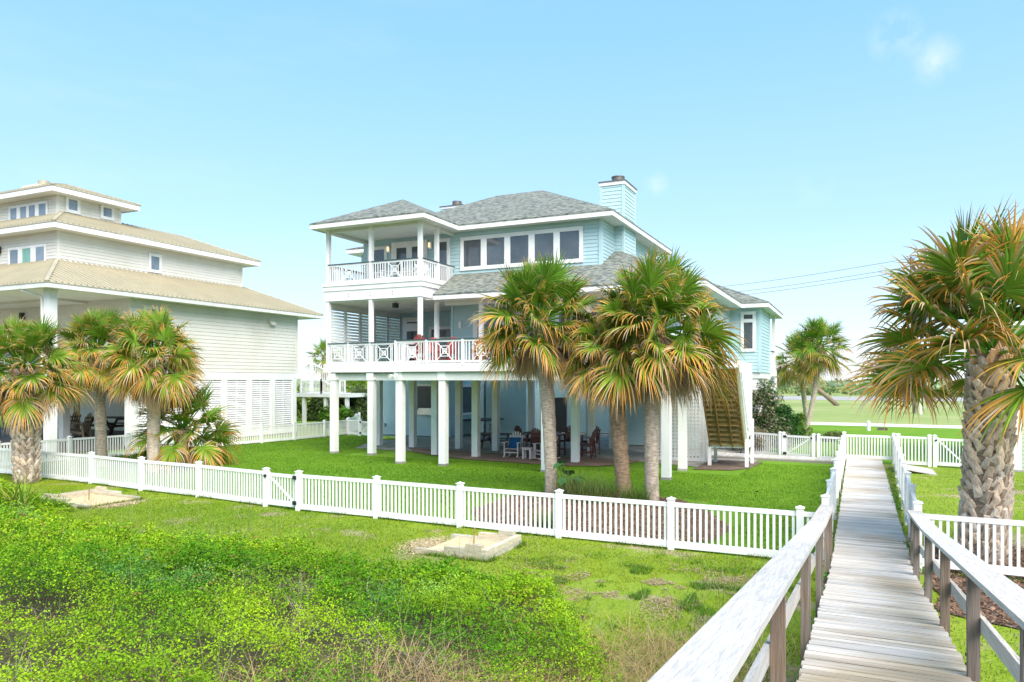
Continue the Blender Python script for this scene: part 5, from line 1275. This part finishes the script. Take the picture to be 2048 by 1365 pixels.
blades(np.stack([x, y, terrain(x, y)], -1), RNG.uniform(.05, .13, n), .010, green(n, (.11, .25, .02), .25, .15), 'grass_tufts', None, None, kind='stuff', bend=.8, spread=1.2)
# bare sandy soil with clods between the pit and the boardwalk, and flattened straw at the foot of the dune
x, y = scatter(26000, -5.2, -.7, 3.5, 11.5); k = RNG.random(len(x)) < np.exp(-((x + 2.3 + .25 * (8 - y)) / 1.0) ** 2) * sstep(10.8, 8.5, y) * (.3 + vnoise(x, y, 1.4)); x, y = x[k], y[k]; n = len(x)
blades(np.stack([x, y, terrain(x, y)], -1), RNG.uniform(.18, .42, n), .008, np.array([.60, .44, .22]) * RNG.uniform(.6, 1.15, (n, 1)) * np.array([1, .96, .9]), 'dry_straw', None, None, kind='stuff', bend=1.5, spread=1.6)
# longer grass left by the mower along the fence feet, the palms and round the pits
def strip_pts(pts, n, off):
    X_, Y_ = [], []
    for (x0, y0), (x1, y1) in zip(pts[:-1], pts[1:]):
        ln_ = math.hypot(x1 - x0, y1 - y0); m_ = int(n * ln_); u = RNG.random(m_); X_.append(x0 + (x1 - x0) * u + RNG.normal(0, off, m_)); Y_.append(y0 + (y1 - y0) * u + RNG.normal(0, off, m_))
    return np.concatenate(X_), np.concatenate(Y_)
sx_, sy_ = zip(strip_pts(FEN, 240, .05), strip_pts(LF, 180, .07), strip_pts([(.98, 15.3), (8.3, 15.1)], 160, .05), strip_pts([(-8.15, 12.7), (-6.45, 12.7), (-6.45, 14.4), (-8.2, 14.4), (-8.2, 12.7)], 240, .035), strip_pts([(-21.1, 13.3), (-19.05, 13.3), (-19.05, 15.1), (-21.1, 15.1), (-21.1, 13.3)], 240, .035))
x, y = np.concatenate(sx_), np.concatenate(sy_); k = vnoise(x, y, 1.9) > .38; x, y = x[k], y[k]; n = len(x)
blades(np.stack([x, y, np.zeros(n)], -1), RNG.uniform(.05, .17, n), .012, green(n, (.15, .26, .03), .3, .3), 'fence_foot_grass', None, None, kind='stuff', bend=.8, spread=.9)
x, y = scatter(5000, -30, -.7, 15.6, 34); k = (vnoise(x, y, .9) > .62) & (RNG.random(len(x)) < .5) & ~((y > 28.2) & (x > -22)); x, y = x[k], y[k]; n = len(x)
leaf_cloud(np.stack([x, y, np.full(n, .05)], -1), RNG.uniform(.03, .07, n), green(n, (.12, .20, .05), .35, .4), 'lawn_weeds', None, None, up=1.0)['kind'] = 'stuff'
# loose sand spilled at the open ends of the pits
x = np.concatenate([RNG.normal(-8.35, .22, 3500), RNG.normal(-18.95, .22, 3500)]); y = np.concatenate([RNG.normal(13.5, .35, 3500), RNG.normal(14.2, .35, 3500)])
leaf_cloud(np.stack([x, y, terrain(x, y) + .03], -1), RNG.uniform(.008, .020, len(x)), np.array([.66, .53, .33]) * RNG.uniform(.7, 1.15, (len(x), 1)), 'spilled_sand', None, None, aspect=.8, up=2.0)['kind'] = 'stuff'
# weeds creeping over the boardwalk edges
x = np.concatenate([RNG.normal(.93, .05, 700), RNG.normal(-.50, .03, 300)]); y = RNG.uniform(12.5, 27, 1000); k = vnoise(x, y, .8) > .42; x, y = x[k], y[k]
leaf_cloud(np.stack([x, y, RNG.uniform(.16, .27, len(x))], -1), RNG.uniform(.02, .045, len(x)), green(len(x), (.09, .21, .03)), 'edge_weeds', None, None, up=.6)['kind'] = 'stuff'

# ================================================================== SAND PITS
def pit_box(label, x0, x1, y0, y1, side):
    """horseshoe pit: stacked timber back wall on one end, arms that step down toward the other"""
    r = thing('sand_pit', label, 'sand pit', ((x0 + x1) / 2, (y0 + y1) / 2, 0))
    T = .13; hb = x1 if side > 0 else x0; s = -side; Lx = x1 - x0
    b = MB(); b.box(x0 + T, x1 - T, y0 + T, y1 - T, -.02, .07); b.build('sand', 'sand', r)
    for k in range(2):
        b = MB(); b.box(hb - (T if side > 0 else 0), hb + (0 if side > 0 else T), y0, y1, .01 + k * .145, .15 + k * .145, rcol(.9, 1.15)); b.build('timber', 'timber', r)
    for yy in (y0, y1 - T):
        a0 = hb + s * T * 1.02
        for k, ln in ((0, Lx - T), (1, (Lx - T) * .55)):
            b = MB(); b.box(a0, a0 + s * ln, yy + .003 * k, yy + T + .003 * k, .012 + k * .135, .145 + k * .135, rcol(.8, 1.1)); b.build('timber', 'timber', r)
        b = MB(); b.box(a0, a0 + s * .35, yy + .004, yy + T - .006, .284, .40, rcol(.85, 1.1)); b.build('timber', 'timber', r)
    b = MB(); cx_, cy_ = (x0 + x1) / 2 + side * .1, (y0 + y1) / 2; b.tube([(cx_, cy_, 0), (cx_ + .02, cy_, .62)], .016, 8, ); b.build('stake', 'stair_wood', r); r.scale = (1, 1, .74)
pit_box('horseshoe sand pit of pale timbers in front of the middle of the front fence', -8.15, -6.5, 12.75, 14.35, 1)
pit_box('horseshoe sand pit of pale timbers near the left end of the front fence', -21.05, -19.1, 13.35, 15.05, -1)
# bare scattered clods near the right pit come from the ground material

# ================================================================== FURNITURE
def adirondack(label, group, loc, rz, m, seat_h=.40, rocker=False, loops=7, scale=1.0, cat='chair', name='adirondack_chair', bm=None, curved=True):
    r = thing(name, label, cat, (0, 0, 0), group)
    b = MB()
    for i in range(6):
        y = -.30 + i * .095; b.slab([(-.26, y, seat_h - .02 - .02 * i), (.26, y, seat_h - .02 - .02 * i), (.26, y + .085, seat_h - .038 - .02 * i), (-.26, y + .085, seat_h - .038 - .02 * i)], .02)
    b.build('seat', m, r)
    b = MB(); nS = loops
    for i in range(nS):
        f = (i - (nS - 1) / 2) / ((nS - 1) / 2); top = seat_h + .62 - .14 * f * f; xb = f * .20; xt = f * .27; zz = seat_h - .12
        y0 = .24; y1 = .24 + (top - zz) * .30; w = .030
        b.add([(xb - w, y0, zz), (xb + w, y0, zz), (xt + w * 1.1, y1, top - .012 * (f > 0)), (xt - w * 1.1, y1, top - .012 * (f < 0)), (xb - w, y0 + .02, zz), (xb + w, y0 + .02, zz), (xt + w * 1.1, y1 + .02, top), (xt - w * 1.1, y1 + .02, top)],
              [(0, 1, 2, 3), (4, 7, 6, 5), (0, 4, 5, 1), (1, 5, 6, 2), (2, 6, 7, 3), (3, 7, 4, 0)])
    b.bar((-.26, .375, seat_h + .26), (.26, .375, seat_h + .26), .02, .07); b.bar((-.27, .44, seat_h + .42), (.27, .44, seat_h + .42), .02, .05)
    b.build('backrest', bm or m, r)
    for s in (-1, 1):
        b = MB(); b.box(s * .25, s * .37, -.34, .38, seat_h + .20, seat_h + .225); b.build('armrest', m, r)
        b = MB(); b.box(s * .265, s * .30, -.32, -.23, 0.02, seat_h + .20); b.build('leg', m, r)
        b = MB(); b.bar((s * .283, .30, seat_h + .20), (s * .283, .36, 0.02), .032, .08, up=(0, 1, 0)); b.build('leg', m, r)
        b = MB(); b.bar((s * .275, -.30, seat_h - .06), (s * .275, .34, seat_h - .16), .025, .09); b.build('side_rail', m, r)
        if rocker:
            b = MB(); pts = [(s * .283, -.42, .07), (s * .283, -.2, .02), (s * .283, .05, 0.005), (s * .283, .3, .02), (s * .283, .55, .08)]
            for p_, q_ in zip(pts[:-1], pts[1:]): b.bar(p_, q_, .03, .035)
            b.build('rocker', m, r)
        if seat_h > .6:
            b = MB(); b.bar((s * .283, -.28, .25), (s * .283, .34, .25), .03, .05); b.build('stretcher', m, r)
    if seat_h > .6 or rocker: b = MB(); b.bar((-.28, -.275, .22), (.28, -.275, .22), .05, .03); b.build('stretcher', m, r)
    r.location = loc; r.rotation_euler = (0, 0, rz); r.scale = (scale,) * 3
    return r
def copy_thing(r, loc, rz, label, group=None):
    c = r.copy(); COL.objects.link(c); c.location = loc; c.rotation_euler = (0, 0, rz); c['label'] = label
    if group: c['group'] = group
    for ch in r.children:
        d = ch.copy(); COL.objects.link(d); d.parent = c
        for e in ch.children: g_ = e.copy(); COL.objects.link(g_); g_.parent = d
    return c
def table(label, cat, loc, sx, sy, h, m, name='table', round_=False, group=None, slats=6, scale=1, rz=0):
    r = thing(name, label, cat, (0, 0, 0), group); b = MB()
    if round_: b.tube([(0, 0, h - .025), (0, 0, h)], sx / 2, 20)
    else:
        w = sy / slats
        for i in range(slats): b.box(-sx / 2, sx / 2, -sy / 2 + i * w + .005, -sy / 2 + (i + 1) * w - .005, h - .03, h)
    b.build('table_top', m, r); b = MB(); b.box(-sx / 2 + .06, sx / 2 - .06, -sy / 2 + .06, sy / 2 - .06, h - .10, h - .032); b.build('apron', m, r)
    for x in (-1, 1):
        for y in (-1, 1):
            b = MB(); x_, y_ = x * (sx / 2 - .08) * (.75 if round_ else 1), y * (sy / 2 - .08) * (.75 if round_ else 1); b.box(x_ - .035, x_ + .035, y_ - .035, y_ + .035, 0, h - .032); b.build('leg', m, r)
    r.location = loc; r.rotation_euler = (0, 0, rz); r.scale = (scale,) * 3
    return r
def picnic(label, loc, rz, m, scale=1, slab=None):
    r = thing('picnic_table', label, 'picnic table', (0, 0, 0)); b = MB()
    for i in range(5): b.box(-.95, .95, -.38 + i * .155, -.38 + i * .155 + .145, .70, .745)
    b.build('table_top', m, r)
    for s in (-1, 1):
        b = MB(); b.box(-.95, .95, s * .58, s * .72, .41, .45); b.box(-.95, .95, s * .73, s * .86, .41, .45); b.build('bench', m, r)
        b = MB(); b.bar((s * .65, -.28, .70), (s * .65, -.72, 0), .045, .10, up=(0, 1, 0)); b.bar((s * .65, .28, .70), (s * .65, .72, 0), .045, .10, up=(0, 1, 0)); b.bar((s * .70, -.82, .38), (s * .70, .82, .38), .045, .10); b.bar((s * .70, -.36, .665), (s * .70, .36, .665), .045, .07); b.build('leg_frame', m, r)
    r.location = loc; r.rotation_euler = (0, 0, rz); r.scale = (scale,) * 3
    return r
zpv = .036
rc = adirondack('pale pink rocking chair holding a blue cushion, facing the lawn', 'pale rocking chairs on the terrace', (-14.15, 30.35, zpv), rad(6), 'pale_plastic', rocker=True, name='rocking_chair', scale=1.12, loops=6)
copy_thing(rc, (-12.55, 30.15, zpv), rad(-38), 'pale pink rocking chair half hidden behind the bent palm trunk')
def cushion(label, loc, rz):
    b = MB(); n = 7
    vs = []; 
    for j in range(n + 1):
        for i in range(n + 1):
            u, v = i / n * 2 - 1, j / n * 2 - 1; pz = .075 * (1 - u ** 4) * (1 - v ** 4); k = 1 - .06 * (1 - abs(u)) * (abs(v) == 1) - .0
            vs.append((u * .23, -pz, v * .23))
    b.add(vs, [(j * (n + 1) + i, j * (n + 1) + i + 1, (j + 1) * (n + 1) + i + 1, (j + 1) * (n + 1) + i) for j in range(n) for i in range(n)])
    b.add([(x, -y, z) for x, y, z in vs], [(j * (n + 1) + i, (j + 1) * (n + 1) + i, (j + 1) * (n + 1) + i + 1, j * (n + 1) + i + 1) for j in range(n) for i in range(n)])
    o = b.build('cushion', 'blue_cloth', None, smooth=True); setp(o, label, 'cushion', 'blue cushions on the rocking chairs'); o.location = loc; o.rotation_euler = (rad(-16), 0, rz); o.scale = (1.15,) * 3
cushion('square blue cushion on the fully visible rocking chair', (-14.17, 30.52, .66), rad(6)); cushion('square blue cushion on the rocking chair behind the palm trunk', (-12.47, 30.28, .66), rad(-38))
table('small pale side table between the two rocking chairs', 'side table', (-13.32, 30.1, zpv), .50, .42, .50, 'pale_plastic', name='side_table', slats=4)
zs = .024
bt = table('tall dark red bar table on the shaded terrace', 'table', (-13.1, 32.0, zs), 1.5, .85, 1.02, 'dark_red', name='bar_table')
b0 = adirondack('dark red bar chair left of the tall table, turned sideways', 'dark red bar chairs around the tall table', (-14.35, 32.1, zs), rad(80), 'dark_red', seat_h=.72, name='bar_chair')
copy_thing(b0, (-12.5, 32.9, zs), rad(0), 'dark red bar chair behind the tall table, left of the bent palm trunk')
copy_thing(b0, (-11.35, 32.9, zs), rad(-10), 'dark red bar chair with a fanned back right of the bent palm trunk')
copy_thing(b0, (-13.2, 31.15, zs), rad(180), 'dark red bar chair with its back to the lawn in front of the tall table')
copy_thing(b0, (-11.1, 31.5, zs), rad(-90), 'dark red bar chair at the right end of the tall table beside a piling')
picnic('dark brown picnic table behind the white pilings under the blue house', (-16.9, 34.4, zs), rad(4), 'brown_wood')
picnic('second dark brown picnic table deeper under the blue house', (-15.2, 36.2, zs), rad(4), 'brown_wood')
def stool(label, loc, m, group=None, h=.74, s=1):
    r = thing('bar_stool', label, 'stool', (0, 0, 0), group); b = MB(); b.tube([(0, 0, h - .03), (0, 0, h)], .18, 14); b.build('seat', m, r)
    for k in range(4):
        a = k * 1.5708 + .78; b = MB(); b.bar((.11 * math.cos(a), .11 * math.sin(a), h - .03), (.23 * math.cos(a), .23 * math.sin(a), 0), .035, .035, up=(0, 1, 0)); b.build('leg', m, r)
    b = MB()
    for k in range(4): a, c = k * 1.5708 + .78, (k + 1) * 1.5708 + .78; b.bar((.19 * math.cos(a), .19 * math.sin(a), .22), (.19 * math.cos(c), .19 * math.sin(c), .22), .02, .03)
    b.build('footrest', m, r); r.location = loc; r.scale = (s,) * 3; return r
stool('wooden bar stool left of the blue house serving counter, nearest the pilings', (-21.6, 40.6, zs), 'tan_chair', 'wooden stools at the serving counter')
stool('wooden bar stool farther back at the blue house serving counter', (-20.9, 41.6, zs), 'tan_chair', 'wooden stools at the serving counter')
# red furniture on the deck
zd = ZD + .002
r0 = adirondack('red bar chair with a fan back showing above the railing, leftmost on the deck', 'red deck chairs above the railing', (-17.25, 28.25, zd), rad(12), 'red_plastic', seat_h=.62, name='bar_chair')
copy_thing(r0, (-16.35, 28.2, zd), rad(-8), 'red bar chair with a fan back above the railing, second from the left')
copy_thing(r0, (-16.7, 27.0, zd), rad(172), 'red bar chair with its back to the front railing, below the two fan backs')
copy_thing(r0, (-13.75, 28.3, zd), rad(-20), 'red bar chair just left of the palm crown on the deck')
table('red bar table between the deck chairs, only its top edge showing', 'table', (-15.1, 27.7, zd), 1.4, .8, 1.04, 'red_plastic', name='bar_table')
table('low red side table seen through the deck railing', 'table', (-13.9, 26.9, zd), .9, .6, .55, 'red_plastic', name='side_table')
# white chairs on the upper balcony
w0 = adirondack('white chair behind the left half of the upper balcony railing', 'white chairs on the upper balcony', (-20.9, 29.9, 8.172), rad(-30), 'white_vinyl')
copy_thing(w0, (-19.9, 30.3, 8.172), rad(15), 'white chair in front of the upper french doors')
copy_thing(w0, (-18.6, 29.8, 8.172), rad(40), 'white chair beside the right corner post of the upper balcony')
table('small white table on the upper balcony between chairs', 'table', (-19.3, 29.6, 8.172), .7, .7, .45, 'white_vinyl', name='side_table')
# left house furniture
zn = .162
l0 = adirondack('weathered tan adirondack chair beside the beige house column', 'tan adirondack chairs at the beige house', (-42.4, 28.4, zn), rad(-75), 'tan_chair', scale=1.5, loops=5)
copy_thing(l0, (-40.2, 27.6, zn), rad(-60), 'weathered tan adirondack chair with its back against the second column')
copy_thing(l0, (-43.4, 27.2, zn), rad(-30), 'weathered tan adirondack chair half hidden by the thick left palm trunk')
picnic('weathered wooden picnic table under the beige house', (-42.4, 31.3, zn), rad(8), 'brown_wood', 1.45)
stool('tall wooden stool at the left edge under the beige house', (-47.6, 27.6, zn), 'tan_chair', s=1.8)
# garden hose
b = MB(); c = G(772, 879); pts = []
for i in range(90):
    a = i * .42; rr = .38 + .22 * math.sin(i * .11) + .1 * math.sin(i * .9); pts.append((c[0] + rr * 1.6 * math.cos(a), c[1] + rr * math.sin(a), .05 + .0008 * i))
b.tube(pts, .03, 6)
hz_ = b.build('garden_hose', 'hose', None, smooth=True); setp(hz_, 'coiled lime green garden hose at the foot of the blue wall', 'hose')
tp = thing('wall_tap', 'small dark garden tap above the coiled hose', 'tap', (-27.3, 39.5, .7)); c = atY(771, 850, 39.5)
b = MB(); b.tube([(c[0], 39.58, c[2]), (c[0], 39.45, c[2]), (c[0], 39.43, c[2] - .12)], .03, 8); b.build('spout', 'hardware', tp); b = MB(); b.tube([(c[0], 39.45, c[2] + .03), (c[0], 39.45, c[2] + .09)], [.03, .06], 8); b.build('handle', 'hardware', tp)

# ================================================================== UTILITIES
for i, (px, y0, y1, dist) in enumerate([(1569, 768, 757, 240), (1675, 772, 756, 230), (1752, 768, 759, 260), (1868, 768, 757, 250)]):
    p0 = atD(px, y0, dist); b = MB(); b.tube([(p0[0], p0[1], 0), (p0[0], p0[1], 4.2 - .3 * i)], .10, 6); setp(b.build('field_post', 'brown_post', None), ('thin post standing in the field just right of the blue house', 'thin post in the field right of the leaning trunk', 'thin field post seen left of the massive palm fronds', 'thin field post half hidden by the massive palm')[i], 'post', 'thin posts in the far field')
up_ = thing('utility_pole', 'tall utility pole with a crossarm behind the massive palm', 'utility pole', G(1829, 827)); p = G(1829, 827); dd = -p[0] * AS_ + p[1] * AC
pt = atD(1822, 514, dd); b = MB(); b.tube([p, pt], [.20, .12], 10); b.build('pole', 'brown_post', up_)
b = MB(); b.bar(atD(1815, 521, dd), atD(1829, 519, dd), .12, .14); b.build('crossarm', 'brown_post', up_)
p2 = G(1842, 829); ug = thing('guy_marker', 'short white guy wire marker beside the utility pole', 'marker', p2); b = MB(); b.bar(p2, (p2[0], p2[1], 2.3), .22, .22); b.build('sleeve', 'white_vinyl', ug); b = MB(); b.bar((p2[0], p2[1], 2.3), atD(1826, 600, dd), .03, .03); b.build('guy_wire', 'wire', ug)
far = dd + 26
for i, (y0, x1, y1) in enumerate([(517, 1180, 590), (533, 1200, 600), (541, 1200, 607)]):
    a = Vector(atD(1822, y0, dd)); c = Vector(atD(x1, y1, far + 10)); b = MB(); pts = []
    for k in range(25):
        f = k / 24; q_ = a.lerp(c, f); q_.z -= .9 * math.sin(math.pi * f); pts.append(tuple(q_))
    b.tube(pts, .024, 5); o = b.build('power_line', 'wire', None); setp(o, ('topmost', 'middle', 'lowest')[i] + ' power line crossing the sky right of the blue house roof', 'power line', 'power lines right of the house')
    a2 = Vector(atD(1822, y0, dd)); c2_ = Vector(atD(2700, y0 - 140, dd - 20)); b = MB(); b.tube([tuple(a2), tuple(a2.lerp(c2_, .5) - Vector((0, 0, .6))), tuple(c2_)], .035, 5); b.build('line_span', 'wire', o)
p = G(1737, 862); bo = thing('marker_post', 'short white post by the driveway', 'post', p); b = MB(); b.tube([(p[0], p[1], 0), (p[0], p[1], .62)], .12, 10); b.build('sleeve', 'white_vinyl', bo); b = MB(); b.tube([(p[0], p[1], .62), (p[0], p[1], .70)], [.12, .05], 10); b.build('cap', 'white_vinyl', bo)
p = G(1765, 861); bo = thing('valve_box', 'small flat dark box lying on the back lawn', 'box', p); b = MB(); b.box(p[0] - .33, p[0] + .33, p[1] - .2, p[1] + .2, 0, .16); b.build('housing', 'flue', bo); b = MB(); b.box(p[0] - .29, p[0] + .29, p[1] - .16, p[1] + .16, .16, .19); b.build('lid', 'dark_metal', bo)
